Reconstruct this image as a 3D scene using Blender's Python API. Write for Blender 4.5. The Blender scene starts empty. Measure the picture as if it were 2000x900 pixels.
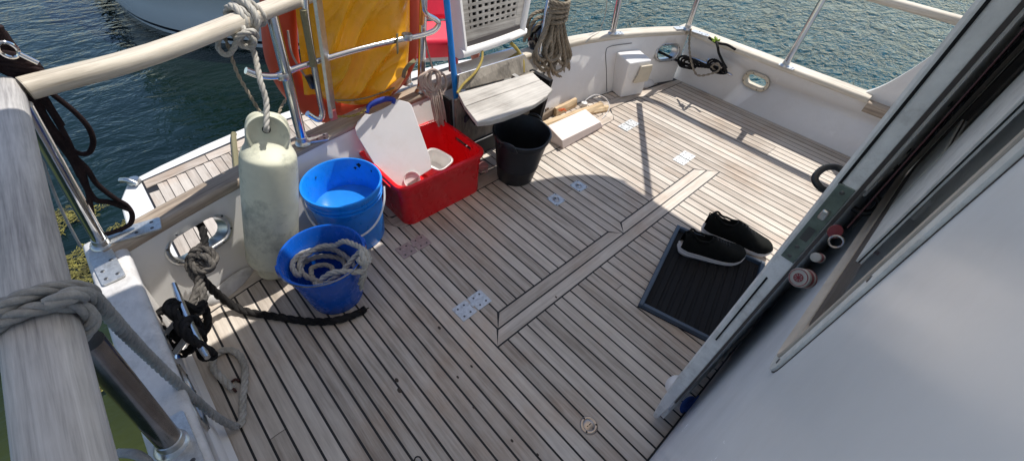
import bpy, bmesh, math, random
from mathutils import Vector, Matrix, noise
random.seed(7)
SC = bpy.context.scene
COL = SC.collection
PI = math.pi

# ---------------------------------------------------------------- camera
CAMLOC = Vector((0.63922542, -0.65055795, 1.39409275))
ROWS = [[0.6762312418901095, 0.7332810208519561, 0.07078313323153573], [0.5598263858447058, -0.44905017169590766, -0.6963823382395123], [-0.47885877375674635, 0.5105417590738187, -0.7141718189889574]]
FPX = 814.860216742
cam_data = bpy.data.cameras.new("camera")
cam = bpy.data.objects.new("camera", cam_data)
COL.objects.link(cam)
M = Matrix.Identity(4)
for r in range(3):
    M[r][0] = ROWS[0][r]; M[r][1] = -ROWS[1][r]; M[r][2] = -ROWS[2][r]; M[r][3] = CAMLOC[r]
cam.matrix_world = M
cam_data.sensor_fit = 'HORIZONTAL'
cam_data.sensor_width = 36.0
cam_data.lens = 36.0 * FPX / 2000.0
cam_data.clip_start = 0.01
cam_data.clip_end = 2000
SC.camera = cam

def ray(px, py):
    a, b = (px - 1000) / FPX, (py - 450) / FPX
    return Vector([ROWS[0][k] * a + ROWS[1][k] * b + ROWS[2][k] for k in range(3)])
def onz(px, py, z=0.0):      # survey helpers: a sight line cut by a level, a transverse or a lengthwise plane
    d = ray(px, py); return CAMLOC + d * ((z - CAMLOC.z) / d.z)
def onx(px, py, x):
    d = ray(px, py); return CAMLOC + d * ((x - CAMLOC.x) / d.x)
def ony(px, py, y):
    d = ray(px, py); return CAMLOC + d * ((y - CAMLOC.y) / d.y)

# ---------------------------------------------------------------- object helpers
def tag(o, label=None, cat=None, group=None, kind=None):
    if label: o['label'] = label
    if cat: o['category'] = cat
    if group: o['group'] = group
    if kind: o['kind'] = kind
    return o
def thing(name, label, cat, loc=(0, 0, 0), group=None):
    o = bpy.data.objects.new(name, None); COL.objects.link(o); o.location = loc
    o.empty_display_size = 0.05
    return tag(o, label, cat, group)
class MB:
    def __init__(s): s.v = []; s.f = []; s.mi = []; s.at = []; s.parts = []
    def add(s, vs, fs, m=0, at=None):
        b = len(s.v); s.v += [tuple(v) for v in vs]; s.parts.append((b, len(s.v), len(s.f), len(s.f) + len(fs)))
        s.f += [tuple(b + i for i in f) for f in fs]; s.mi += [m] * len(fs)
        s.at += (at if at else [(v[0], v[1], v[2]) for v in vs])
        return s
SPLIT = {'screw', 'clamp', 'side_panel', 'rib', 'lug', 'bracket', 'grip', 'slot', 'stamped_mark', 'dirt_spot', 'float_ring', 'rubber_seal', 'added_bright_panel', 'base_plate', 'edge', 'seat_board'}
def build(name, mb, mat, parent=None, **kw):
    if name in SPLIT and len(mb.parts) > 1:
        first = None
        for (v0, v1, f0, f1) in mb.parts:
            m2 = MB(); m2.v = mb.v[v0:v1]; m2.at = mb.at[v0:v1]; m2.f = [tuple(i - v0 for i in f) for f in mb.f[f0:f1]]; m2.mi = mb.mi[f0:f1]
            o = build_one(name, m2, mat, parent, **kw); first = first or o
        return first
    return build_one(name, mb, mat, parent, **kw)
def build_one(name, mb, mat, parent=None, smooth=35, bevel=0, seg=2, recalc=True, local=False):
    me = bpy.data.meshes.new(name)
    me.from_pydata(mb.v, [], mb.f)
    for m in (mat if isinstance(mat, (list, tuple)) else [mat]): me.materials.append(m)
    if any(mb.mi):
        me.polygons.foreach_set('material_index', mb.mi)
    a = me.attributes.new('grain', 'FLOAT_VECTOR', 'POINT')
    fl = [c for t in mb.at for c in t]
    a.data.foreach_set('vector', fl)
    if recalc:
        bm = bmesh.new(); bm.from_mesh(me)
        bmesh.ops.recalc_face_normals(bm, faces=bm.faces); bm.to_mesh(me); bm.free()
    me.update()
    if smooth:
        me.polygons.foreach_set('use_smooth', [True] * len(me.polygons))
        me.set_sharp_from_angle(angle=math.radians(smooth))
    o = bpy.data.objects.new(name, me); COL.objects.link(o)
    if parent:
        o.parent = parent
        if not local: o.matrix_parent_inverse = Matrix.Translation(-world_loc(parent))
    if bevel:
        b = o.modifiers.new('bevel', 'BEVEL'); b.width = bevel; b.segments = seg; b.limit_method = 'ANGLE'; b.angle_limit = 0.6
        b.harden_normals = False
    return o
def world_loc(p):
    return Vector(p.location) if p.type == 'EMPTY' else Vector((0, 0, 0))
def box(mb, c, s, rot=None, m=0, taper=1.0):
    hx, hy, hz = s[0] / 2, s[1] / 2, s[2] / 2
    vs = []
    for z in (-1, 1):
        t = taper if z > 0 else 1
        for x, y in ((-1, -1), (1, -1), (1, 1), (-1, 1)):
            v = Vector((x * hx * t, y * hy * t, z * hz))
            if rot is not None: v = rot @ v
            vs.append(v + Vector(c))
    return mb.add(vs, [(0, 3, 2, 1), (4, 5, 6, 7), (0, 1, 5, 4), (1, 2, 6, 5), (2, 3, 7, 6), (3, 0, 4, 7)], m)
def prism(mb, poly, a, b, axis='z', m=0, at=None):
    n = len(poly)
    def P(p, h):
        return {'z': (p[0], p[1], h), 'x': (h, p[0], p[1]), 'y': (p[0], h, p[1])}[axis]
    vs = [P(p, a) for p in poly] + [P(p, b) for p in poly]
    fs = [tuple(range(n))[::-1], tuple(range(n, 2 * n))] + [(i, (i + 1) % n, n + (i + 1) % n, n + i) for i in range(n)]
    return mb.add(vs, fs, m, at)
def rrect(cx, cy, w, h, r, n=6):
    out = []
    for k, (sx, sy) in enumerate(((1, 1), (-1, 1), (-1, -1), (1, -1))):
        for i in range(n + 1):
            a = PI / 2 * k + PI / 2 * i / n
            out.append((cx + sx * (w / 2 - r) + r * math.cos(a), cy + sy * (h / 2 - r) + r * math.sin(a)))
    return out
def lathe(mb, prof, c=(0, 0, 0), n=48, rot=None, m=0, sq=None):
    vs = []; k = len(prof)
    for j in range(n):
        a = 2 * PI * j / n
        for (r, z) in prof:
            v = Vector((r * math.cos(a), r * math.sin(a), z))
            if sq: v = sq(v, a)
            if rot is not None: v = rot @ v
            vs.append(v + Vector(c))
    fs = []
    for j in range(n):
        j2 = (j + 1) % n
        for i in range(k - 1):
            fs.append((j * k + i, j2 * k + i, j2 * k + i + 1, j * k + i + 1))
    mb.add(vs, fs, m)
    return mb
def cr(pts, step=0.01, closed=False):
    P = [Vector(p) for p in pts]; out = []
    n = len(P)
    rng = range(n if closed else n - 1)
    for i in rng:
        p1, p2 = P[i], P[(i + 1) % n]
        p0 = P[i - 1] if (closed or i > 0) else p1 * 2 - p2
        p3 = P[(i + 2) % n] if (closed or i + 2 < n) else p2 * 2 - p1
        L = (p2 - p1).length; k = max(4, int(L / step))
        for j in range(k):
            t = j / k; t2 = t * t; t3 = t2 * t
            out.append(0.5 * ((2 * p1) + (p2 - p0) * t + (2 * p0 - 5 * p1 + 4 * p2 - p3) * t2 + (3 * p1 - p0 - 3 * p2 + p3) * t3))
    if not closed: out.append(P[-1])
    return out
def frames(P, closed=False):
    n = len(P); T = []
    for i in range(n):
        a = P[(i - 1) % n] if (closed or i > 0) else P[i]
        b = P[(i + 1) % n] if (closed or i < n - 1) else P[i]
        d = (b - a); T.append(d.normalized() if d.length > 1e-9 else (T[-1] if T else Vector((0, 0, 1))))
    u = T[0].orthogonal().normalized(); F = []
    for i in range(n):
        u = (u - T[i] * u.dot(T[i]))
        u = u.normalized() if u.length > 1e-6 else T[i].orthogonal().normalized()
        F.append((T[i], u.copy(), T[i].cross(u)))
    return F
def sweep(mb, P, rad, sec=10, closed=False, cap=True, m=0, F=None, shape=None):
    F = F or frames(P, closed); n = len(P); vs = []; at = []
    L = 0
    for i in range(n):
        r = rad(i / max(1, n - 1)) if callable(rad) else rad
        if i: L += (P[i] - P[i - 1]).length
        for j in range(sec if shape is None else len(shape)):
            if shape is None:
                a = 2 * PI * j / sec; x, y = r * math.cos(a), r * math.sin(a)
            else: x, y = shape[j]
            vs.append(P[i] + F[i][1] * x + F[i][2] * y); at.append((L, x, y))
    k = sec if shape is None else len(shape)
    fs = []
    for i in range(n if closed else n - 1):
        i2 = (i + 1) % n
        for j in range(k):
            j2 = (j + 1) % k
            fs.append((i * k + j, i * k + j2, i2 * k + j2, i2 * k + j))
    if cap and not closed:
        fs.append(tuple(range(k))[::-1]); fs.append(tuple((n - 1) * k + j for j in range(k)))
    return mb.add(vs, fs, m, at)
def tube(mb, pts, r, step=0.02, sec=12, closed=False, m=0, smooth=True):
    P = cr(pts, step, closed) if smooth else [Vector(p) for p in pts]
    return sweep(mb, P, r, sec, closed, m=m)
def rope(mb, pts, r, pitch=None, closed=False, strands=3, step=None, fray=0.0):
    """laid rope: strands wound round one path"""
    pitch = pitch or r * 7.0
    P = cr(pts, step or r * 0.75, closed); F = frames(P, closed)
    rs = r * (0.56 if strands == 3 else 0.5); off = r * 0.47
    L = [0.0]
    for i in range(1, len(P)): L.append(L[-1] + (P[i] - P[i - 1]).length)
    for s in range(strands):
        Q = []
        for i in range(len(P)):
            a = 2 * PI * (L[i] / pitch + s / strands)
            e = fray * noise.noise(P[i] * 90 + Vector((s * 7, 0, 0)))
            Q.append(P[i] + F[i][1] * math.cos(a) * (off + e) + F[i][2] * math.sin(a) * (off + e))
        sweep(mb, Q, rs, 7, closed)
    return mb
def grid(mb, fn, nu, nv, m=0, double=0.0):
    vs = [fn(i / nu, j / nv) for i in range(nu + 1) for j in range(nv + 1)]
    fs = [(i * (nv + 1) + j, (i + 1) * (nv + 1) + j, (i + 1) * (nv + 1) + j + 1, i * (nv + 1) + j + 1) for i in range(nu) for j in range(nv)]
    return mb.add(vs, fs, m)
def interp(tab, y):
    if y <= tab[0][0]: return tab[0][1]
    for (a, va), (b, vb) in zip(tab, tab[1:]):
        if y <= b:
            t = (y - a) / (b - a); return va + (vb - va) * t
    return tab[-1][1]
def sinterp(tab, y):      # smoothed table lookup
    return sum(interp(tab, y + d) for d in (-.12, -.06, 0, .06, .12)) / 5
def rz(a): return Matrix.Rotation(a, 3, 'Z')
def ry(a): return Matrix.Rotation(a, 3, 'Y')
def rx(a): return Matrix.Rotation(a, 3, 'X')
def look(d, up=(0, 0, 1)):      # matrix whose local z runs along d
    z = Vector(d).normalized(); x = Vector(up).cross(z)
    if x.length < 1e-4: x = Vector((1, 0, 0))
    x.normalize(); y = z.cross(x)
    return Matrix((x, y, z)).transposed()

# ---------------------------------------------------------------- materials
def nt(name):
    m = bpy.data.materials.new(name); m.use_nodes = True
    t = m.node_tree; return m, t, t.nodes['Principled BSDF']
def N(t, k, **kw):
    n = t.nodes.new(k)
    for a, b in kw.items():
        if a.startswith('i_'): n.inputs[a[2:].replace('_', ' ')].default_value = b
        else: setattr(n, a, b)
    return n
def rgba(c): return (c[0], c[1], c[2], 1)
def ramp(t, stops):
    r = N(t, 'ShaderNodeValToRGB'); e = r.color_ramp.elements
    while len(e) < len(stops): e.new(0.5)
    for k, (p, c) in enumerate(stops):
        e[k].position = p; e[k].color = rgba(c) if len(c) == 3 else c
    return r
def plain(name, col, rough=.5, metal=0, spec=.5, var=.12, scale=12, bump=0.0, bscale=80, dirt=None, dirt_amt=.0, coat=0, sheen=0, trans=0, alpha=1, sub=0):
    m, t, b = nt(name)
    co = N(t, 'ShaderNodeTexCoord')
    n1 = N(t, 'ShaderNodeTexNoise', i_Scale=scale, i_Detail=6.0, i_Roughness=.65)
    t.links.new(co.outputs['Object'], n1.inputs['Vector'])
    lo = tuple(max(0, c * (1 - var)) for c in col); hi = tuple(min(1, c * (1 + var)) for c in col)
    r = ramp(t, [(.3, lo), (.7, hi)]); t.links.new(n1.outputs['Fac'], r.inputs['Fac'])
    out = r.outputs['Color']
    if dirt:
        n2 = N(t, 'ShaderNodeTexNoise', i_Scale=scale * .55, i_Detail=9.0, i_Roughness=.75)
        t.links.new(co.outputs['Object'], n2.inputs['Vector'])
        r2 = ramp(t, [(.5, (0, 0, 0)), (.72, (dirt_amt,) * 3)]); t.links.new(n2.outputs['Fac'], r2.inputs['Fac'])
        mx = N(t, 'ShaderNodeMix', data_type='RGBA'); mx.inputs[7].default_value = rgba(dirt)
        t.links.new(r2.outputs['Color'], mx.inputs[0]); t.links.new(out, mx.inputs[6]); out = mx.outputs[2]
    t.links.new(out, b.inputs['Base Color'])
    b.inputs['Metallic'].default_value = metal
    rr = N(t, 'ShaderNodeMapRange'); rr.inputs['To Min'].default_value = max(.02, rough * .8); rr.inputs['To Max'].default_value = min(1, rough * 1.25)
    t.links.new(n1.outputs['Fac'], rr.inputs['Value']); t.links.new(rr.outputs['Result'], b.inputs['Roughness'])
    b.inputs['Specular IOR Level'].default_value = spec
    if coat: b.inputs['Coat Weight'].default_value = coat; b.inputs['Coat Roughness'].default_value = .08
    if sheen: b.inputs['Sheen Weight'].default_value = sheen
    if trans: b.inputs['Transmission Weight'].default_value = trans
    if sub: b.inputs['Subsurface Weight'].default_value = sub; b.inputs['Subsurface Radius'].default_value = (.02, .02, .02)
    if bump:
        n3 = N(t, 'ShaderNodeTexNoise', i_Scale=bscale, i_Detail=5.0)
        t.links.new(co.outputs['Object'], n3.inputs['Vector'])
        bp = N(t, 'ShaderNodeBump', i_Strength=bump, i_Distance=.004)
        t.links.new(n3.outputs['Fac'], bp.inputs['Height']); t.links.new(bp.outputs['Normal'], b.inputs['Normal'])
    return m
def wood(name, dark, mid, light, axis=0, rough=.62, attr=False, island=.35, streak=90, along=2.5, blotch=.5, red=None):
    m, t, b = nt(name)
    mp = N(t, 'ShaderNodeMapping')
    if attr:
        a = N(t, 'ShaderNodeAttribute', attribute_name='grain'); t.links.new(a.outputs['Vector'], mp.inputs['Vector'])
        src = a.outputs['Vector']
    else:
        a = N(t, 'ShaderNodeTexCoord'); t.links.new(a.outputs['Object'], mp.inputs['Vector']); src = a.outputs['Object']
    s = [streak, streak, streak]; s[axis] = along; mp.inputs['Scale'].default_value = s
    n1 = N(t, 'ShaderNodeTexNoise', i_Scale=1.0, i_Detail=7.0, i_Roughness=.7, i_Distortion=.4)
    t.links.new(mp.outputs['Vector'], n1.inputs['Vector'])
    s2 = [streak * 3.2] * 3; s2[axis] = along * 5
    mp2 = N(t, 'ShaderNodeMapping'); mp2.inputs['Scale'].default_value = s2; t.links.new(src, mp2.inputs['Vector'])
    n2 = N(t, 'ShaderNodeTexNoise', i_Scale=1.0, i_Detail=4.0); t.links.new(mp2.outputs['Vector'], n2.inputs['Vector'])
    geo = N(t, 'ShaderNodeNewGeometry')
    n4 = N(t, 'ShaderNodeTexNoise', i_Scale=2.6, i_Detail=5.0, i_Roughness=.6); co = N(t, 'ShaderNodeTexCoord')
    t.links.new(co.outputs['Object'], n4.inputs['Vector'])
    # value = .45*n1 + .2*n2 + island*(rnd-.5) + blotch*(n4-.5)
    def mth(op, x, y):
        k = N(t, 'ShaderNodeMath', operation=op)
        for i, v in enumerate((x, y)):
            if isinstance(v, (int, float)): k.inputs[i].default_value = v
            else: t.links.new(v, k.inputs[i])
        return k.outputs[0]
    v = mth('ADD', mth('MULTIPLY', n1.outputs['Fac'], .75), mth('MULTIPLY', n2.outputs['Fac'], .25))
    v = mth('ADD', v, mth('MULTIPLY', mth('SUBTRACT', geo.outputs['Random Per Island'], .5), island))
    v = mth('ADD', v, mth('MULTIPLY', mth('SUBTRACT', n4.outputs['Fac'], .5), blotch))
    r = ramp(t, [(.28, dark), (.5, mid), (.72, light)]); t.links.new(v, r.inputs['Fac'])
    out = r.outputs['Color']
    if red:
        n5 = N(t, 'ShaderNodeTexNoise', i_Scale=1.7, i_Detail=6.0, i_Roughness=.7)
        t.links.new(co.outputs['Object'], n5.inputs['Vector'])
        r5 = ramp(t, [(.48, (0, 0, 0)), (.7, (.55,) * 3)]); t.links.new(n5.outputs['Fac'], r5.inputs['Fac'])
        mx = N(t, 'ShaderNodeMix', data_type='RGBA', blend_type='MULTIPLY'); mx.inputs[7].default_value = rgba(red)
        t.links.new(r5.outputs['Color'], mx.inputs[0]); t.links.new(out, mx.inputs[6]); out = mx.outputs[2]
    t.links.new(out, b.inputs['Base Color']); b.inputs['Roughness'].default_value = rough
    b.inputs['Specular IOR Level'].default_value = .3
    bp = N(t, 'ShaderNodeBump', i_Strength=.35, i_Distance=.002)
    t.links.new(v, bp.inputs['Height']); t.links.new(bp.outputs['Normal'], b.inputs['Normal'])
    return m
def fibre(name, col, dark, scale=160, rough=.95):
    m, t, b = nt(name)
    co = N(t, 'ShaderNodeTexCoord')
    n = N(t, 'ShaderNodeTexNoise', i_Scale=scale, i_Detail=4.0, i_Roughness=.8); t.links.new(co.outputs['Object'], n.inputs['Vector'])
    n2 = N(t, 'ShaderNodeTexNoise', i_Scale=14.0, i_Detail=4.0); t.links.new(co.outputs['Object'], n2.inputs['Vector'])
    at_ = N(t, 'ShaderNodeAttribute', attribute_name='grain'); my = N(t, 'ShaderNodeMapping'); my.inputs['Scale'].default_value = (60, 800, 800); t.links.new(at_.outputs['Vector'], my.inputs['Vector'])
    ny = N(t, 'ShaderNodeTexNoise', i_Scale=1.0, i_Detail=2.0); t.links.new(my.outputs['Vector'], ny.inputs['Vector'])
    ad = N(t, 'ShaderNodeMath', operation='ADD'); t.links.new(n.outputs['Fac'], ad.inputs[0]); t.links.new(n2.outputs['Fac'], ad.inputs[1])
    r = ramp(t, [(.38, dark), (.62, col)]);
    hv = N(t, 'ShaderNodeMath', operation='MULTIPLY'); hv.inputs[1].default_value = .5
    t.links.new(ad.outputs[0], hv.inputs[0]); t.links.new(hv.outputs[0], r.inputs['Fac'])
    t.links.new(r.outputs['Color'], b.inputs['Base Color']); b.inputs['Roughness'].default_value = rough
    b.inputs['Specular IOR Level'].default_value = .15
    bp = N(t, 'ShaderNodeBump', i_Strength=.9, i_Distance=.0012); t.links.new(ny.outputs['Fac'], bp.inputs['Height'])
    t.links.new(bp.outputs['Normal'], b.inputs['Normal'])
    return m

M_TEAKDECK = wood('teak_deck', (.30, .255, .21), (.505, .447, .385), (.66, .60, .525), attr=True, axis=0, streak=45, island=.22, blotch=.42, red=(.85, .62, .45))
M_CAULK = plain('deck_caulk', (.012, .012, .014), rough=.6)
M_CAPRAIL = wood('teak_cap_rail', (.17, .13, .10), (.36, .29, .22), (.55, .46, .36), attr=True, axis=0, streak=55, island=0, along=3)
M_RAILWOOD = wood('pale_rail_wood', (.36, .31, .24), (.62, .56, .46), (.76, .70, .60), attr=True, axis=0, streak=70, island=0, along=3)
M_RAILGREY = wood('weathered_rail_wood', (.25, .24, .235), (.47, .455, .44), (.63, .615, .60), attr=True, axis=0, streak=110, island=0, along=4, blotch=.7)
M_SEATWOOD = wood('grey_seat_wood', (.24, .22, .195), (.46, .435, .395), (.60, .57, .52), axis=1, streak=80, island=.1, blotch=.9)  # strong blotches put mottled shadow into the seat wood
M_PLY = wood('weathered_plywood', (.10, .09, .075), (.26, .23, .19), (.38, .34, .28), axis=2, streak=25, along=6, island=0, blotch=1.0)
M_LOG = wood('split_firewood', (.30, .19, .10), (.55, .40, .24), (.72, .58, .38), axis=1, streak=60, island=.2)
M_BARK = wood('firewood_bark', (.07, .05, .035), (.16, .12, .085), (.28, .22, .16), axis=1, streak=40, island=.1)
M_GEL = plain('white_gelcoat', (.80, .785, .76), rough=.25, var=.02, scale=9, dirt=(.55, .50, .42), dirt_amt=.2)
M_GELGLOSS = plain('glossy_gelcoat', (.82, .85, .90), rough=.25, var=.03, scale=6, spec=.5, dirt=(.52, .52, .52), dirt_amt=.15)
M_OLDPAINT = plain('worn_white_paint', (.62, .61, .60), rough=.6, var=.12, scale=22, dirt=(.26, .24, .22), dirt_amt=.55, bump=.5, bscale=60)
M_DOORPAINT = plain('scuffed_door_paint', (.72, .73, .72), rough=.45, var=.12, scale=26, dirt=(.2, .18, .16), dirt_amt=.5, bump=.25, bscale=120)
M_STEEL = plain('stainless_steel', (.72, .72, .72), rough=.13, metal=1, var=.06, scale=30)
M_STEELDULL = plain('brushed_steel', (.58, .58, .57), rough=.33, metal=1, var=.15, scale=70, bump=.1, bscale=300)
M_STEELDARK = plain('dark_steel', (.30, .28, .27), rough=.22, metal=1, var=.2, scale=20)
M_HINGE = plain('hinge_steel', (.62, .63, .62), rough=.38, metal=.75, var=.18, scale=90, dirt=(.25, .22, .18), dirt_amt=.5, bump=.1)
M_DARKSEAL = plain('dark_brown_seal', (.075, .065, .062), rough=.7)
M_SCREW = plain('screw_metal', (.12, .12, .12), rough=.4, metal=.8)
M_BLACK = plain('black_plastic', (.012, .012, .014), rough=.45, var=.2)
M_RUBBER = plain('black_rubber', (.01, .01, .011), rough=.75, spec=.25, var=.3, bump=.3, bscale=60)
M_HOLE = plain('dark_opening', (.006, .006, .006), rough=.9)
M_BLUE1 = plain('bright_blue_plastic', (.008, .24, .80), rough=.28, var=.08, scale=30, sub=.1, dirt=(.10, .26, .55), dirt_amt=.3)
M_BLUE2 = plain('deep_blue_plastic', (.004, .10, .52), rough=.26, var=.08, scale=34, dirt=(.06, .16, .42), dirt_amt=.35)
M_BLUEPOLE = plain('blue_pole_paint', (.01, .24, .72), rough=.3)
M_BLACKBUCKET = plain('black_bucket_rubber', (.012, .014, .018), rough=.42, var=.25, scale=14, dirt=(.05, .05, .05), dirt_amt=.4)
M_RED = plain('red_plastic', (.82, .012, .02), rough=.27, var=.06, scale=7, sub=.08)
M_REDCUSH = plain('red_vinyl', (.75, .015, .05), rough=.55, var=.08, bump=.2)
M_WHITEPL = plain('white_plastic', (.74, .73, .71), rough=.4, var=.04, scale=9, dirt=(.5, .45, .38), dirt_amt=.2)
M_BOARD = plain('cutting_board_plastic', (.66, .64, .63), rough=.5, var=.04, scale=7, dirt=(.42, .33, .22), dirt_amt=.3)
M_FENDER = plain('fender_vinyl', (.60, .60, .47), rough=.55, var=.08, scale=15, dirt=(.15, .17, .13), dirt_amt=.85, bump=.15, bscale=40)
M_YELLOW = plain('yellow_oilcloth', (.90, .42, .010), rough=.27, var=.08, scale=6, bump=.15, bscale=35, dirt=(.35, .13, .01), dirt_amt=.3)
M_ORANGE = plain('orange_foam', (.56, .07, .025), rough=.5, var=.12, scale=5)
M_STRAP = plain('olive_webbing', (.20, .18, .10), rough=.9, var=.2, scale=120)
M_OSTRAP = plain('orange_webbing', (.55, .20, .04), rough=.85)
M_ROPEW = fibre('white_laid_rope', (.56, .54, .49), (.33, .31, .27))
M_ROPEG = fibre('grey_braided_rope', (.38, .38, .37), (.24, .24, .235))
M_ROPET = fibre('tan_rope', (.36, .31, .24), (.19, .16, .12))
M_ROPEP = fibre('pale_pink_line', (.52, .42, .36), (.34, .27, .23))
M_ROPEK = fibre('black_mooring_rope', (.035, .033, .032), (.008, .008, .009))
M_ROPEKG = fibre('sun_bleached_black_rope', (.19, .175, .155), (.018, .017, .018), scale=120)
M_CORD = fibre('dark_brown_cord', (.035, .022, .022), (.012, .008, .009))
M_YROPE = fibre('yellow_line', (.42, .33, .10), (.28, .21, .06))
M_FOAM = plain('pale_foam_block', (.80, .69, .64), rough=.8, var=.03, bump=.2)
M_SHOE = plain('black_knit', (.008, .009, .008), rough=.9, spec=.15, var=.35, scale=60, bump=.5, bscale=400)
M_SOLE = plain('white_sole_rubber', (.62, .60, .58), rough=.6, var=.08)
M_MATRIM = plain('blue_grey_rubber', (.05, .075, .11), rough=.5, var=.2)
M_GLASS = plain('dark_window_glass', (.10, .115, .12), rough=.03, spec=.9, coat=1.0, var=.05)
M_CREAM = plain('aged_cream_plastic', (.62, .55, .42), rough=.4, var=.08, dirt=(.35, .28, .18), dirt_amt=.4)
M_TRIM = plain('beige_window_trim', (.48, .43, .38), rough=.45, var=.12, scale=20, dirt=(.25, .21, .18), dirt_amt=.5)
M_PINK = plain('pink_brush_plastic', (.62, .27, .25), rough=.5)
M_WATERIN = plain('bucket_water', (.02, .21, .62), rough=.04, spec=.6)
M_CANVAS, _t, _b = nt('awning_canvas')
_d = N(_t, 'ShaderNodeBsdfDiffuse'); _d.inputs['Color'].default_value = (.5, .48, .44, 1)
_l = N(_t, 'ShaderNodeBsdfTranslucent'); _l.inputs['Color'].default_value = (1.0, .89, .76, 1)
_m = N(_t, 'ShaderNodeMixShader'); _m.inputs[0].default_value = .44  # translucency added as warm fill for the shaded deck
_t.links.new(_d.outputs[0], _m.inputs[1]); _t.links.new(_l.outputs[0], _m.inputs[2])
_t.links.new(_m.outputs[0], _t.nodes['Material Output'].inputs['Surface'])
M_BOOT = plain('black_boot_stripe', (.01, .012, .016), rough=.3)
M_HULL = plain('grey_white_hull', (.84, .86, .86), rough=.25, var=.03, scale=1.5)
M_NAVY = plain('dark_green_canopy', (.015, .028, .024), rough=.8, var=.2, scale=3)
M_GREEN = plain('green_line', (.28, .42, .03), rough=.8)
M_LENS = plain('red_key_plastic', (.14, .008, .014), rough=.4)

# ================================================================ the sea
def water_mat():
    m, t, b = nt('sea_water')
    co = N(t, 'ShaderNodeTexCoord'); geo = N(t, 'ShaderNodeNewGeometry')
    sep = N(t, 'ShaderNodeSeparateXYZ'); t.links.new(geo.outputs['Position'], sep.inputs[0])
    # body colour: olive shallows beside the quay, green by the stern, blue-green in the open
    dx = N(t, 'ShaderNodeMapRange'); dx.inputs['From Min'].default_value = -2.2; dx.inputs['From Max'].default_value = -.8
    t.links.new(sep.outputs['X'], dx.inputs['Value'])
    dy = N(t, 'ShaderNodeMapRange'); dy.inputs['From Min'].default_value = .8; dy.inputs['From Max'].default_value = 3.2
    t.links.new(sep.outputs['Y'], dy.inputs['Value'])
    n0 = N(t, 'ShaderNodeTexNoise', i_Scale=1.3, i_Detail=5.0); t.links.new(geo.outputs['Position'], n0.inputs['Vector'])
    c1 = N(t, 'ShaderNodeMix', data_type='RGBA'); c1.inputs[6].default_value = (.0045, .013, .0085, 1); c1.inputs[7].default_value = (.05, .062, .014, 1)
    t.links.new(dx.outputs['Result'], c1.inputs[0])
    c2 = N(t, 'ShaderNodeMix', data_type='RGBA'); c2.inputs[7].default_value = (.006, .065, .09, 1)
    t.links.new(dy.outputs['Result'], c2.inputs[0]); t.links.new(c1.outputs[2], c2.inputs[6])
    c3 = N(t, 'ShaderNodeMix', data_type='RGBA', blend_type='MULTIPLY'); c3.inputs[0].default_value = .6
    r0 = ramp(t, [(.3, (.5, .5, .5)), (.7, (1.2, 1.2, 1.2))]); t.links.new(n0.outputs['Fac'], r0.inputs['Fac'])
    t.links.new(c2.outputs[2], c3.inputs[6]); t.links.new(r0.outputs['Color'], c3.inputs[7])
    t.links.new(c3.outputs[2], b.inputs['Base Color'])
    b.inputs['Specular Tint'].default_value = (.55, .80, 1, 1); b.inputs['Roughness'].default_value = .09; b.inputs['IOR'].default_value = 1.34; b.inputs['Specular IOR Level'].default_value = .38
    sv = N(t, 'ShaderNodeMapRange'); sv.inputs['To Min'].default_value = .75; sv.inputs['To Max'].default_value = .24; t.links.new(dy.outputs['Result'], sv.inputs['Value']); t.links.new(sv.outputs['Result'], b.inputs['Specular IOR Level'])
    # ripples: long ones everywhere, chop in the open water
    mp = N(t, 'ShaderNodeMapping'); mp.inputs['Scale'].default_value = (1.0, .55, 1); mp.inputs['Rotation'].default_value = (0, 0, .5)
    t.links.new(geo.outputs['Position'], mp.inputs['Vector'])
    n1 = N(t, 'ShaderNodeTexNoise', i_Scale=2.4, i_Detail=4.0, i_Roughness=.55, i_Distortion=1.1); t.links.new(mp.outputs['Vector'], n1.inputs['Vector'])
    n2 = N(t, 'ShaderNodeTexNoise', i_Scale=8.0, i_Detail=3.0, i_Roughness=.6, i_Distortion=1.0); t.links.new(mp.outputs['Vector'], n2.inputs['Vector'])
    n3 = N(t, 'ShaderNodeTexNoise', noise_type='RIDGED_MULTIFRACTAL', i_Scale=4.2, i_Detail=6.0, i_Roughness=.55, i_Distortion=.6); t.links.new(mp.outputs['Vector'], n3.inputs['Vector'])
    chop = N(t, 'ShaderNodeMapRange'); chop.inputs['To Min'].default_value = .13; chop.inputs['To Max'].default_value = 1.0
    t.links.new(dy.outputs['Result'], chop.inputs['Value'])
    b1 = N(t, 'ShaderNodeBump', i_Distance=.24); t.links.new(n1.outputs['Fac'], b1.inputs['Height']); t.links.new(chop.outputs['Result'], b1.inputs['Strength'])
    b2 = N(t, 'ShaderNodeBump', i_Distance=.15); t.links.new(n2.outputs['Fac'], b2.inputs['Height']); t.links.new(chop.outputs['Result'], b2.inputs['Strength'])
    b3 = N(t, 'ShaderNodeBump', i_Distance=.07); t.links.new(n3.outputs['Fac'], b3.inputs['Height'])
    cm = N(t, 'ShaderNodeMath', operation='MULTIPLY'); t.links.new(dy.outputs['Result'], cm.inputs[0]); cm.inputs[1].default_value = .85
    t.links.new(cm.outputs[0], b3.inputs['Strength'])
    t.links.new(b1.outputs['Normal'], b2.inputs['Normal']); t.links.new(b2.outputs['Normal'], b3.inputs['Normal']); t.links.new(b3.outputs['Normal'], b.inputs['Normal'])
    return m
WZ = -.9
mb = MB(); mb.add([(-300, -300, WZ), (300, -300, WZ), (300, 300, WZ), (-300, 300, WZ)], [(0, 1, 2, 3)])
tag(build('water', mb, water_mat(), smooth=0), kind='structure')

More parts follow.
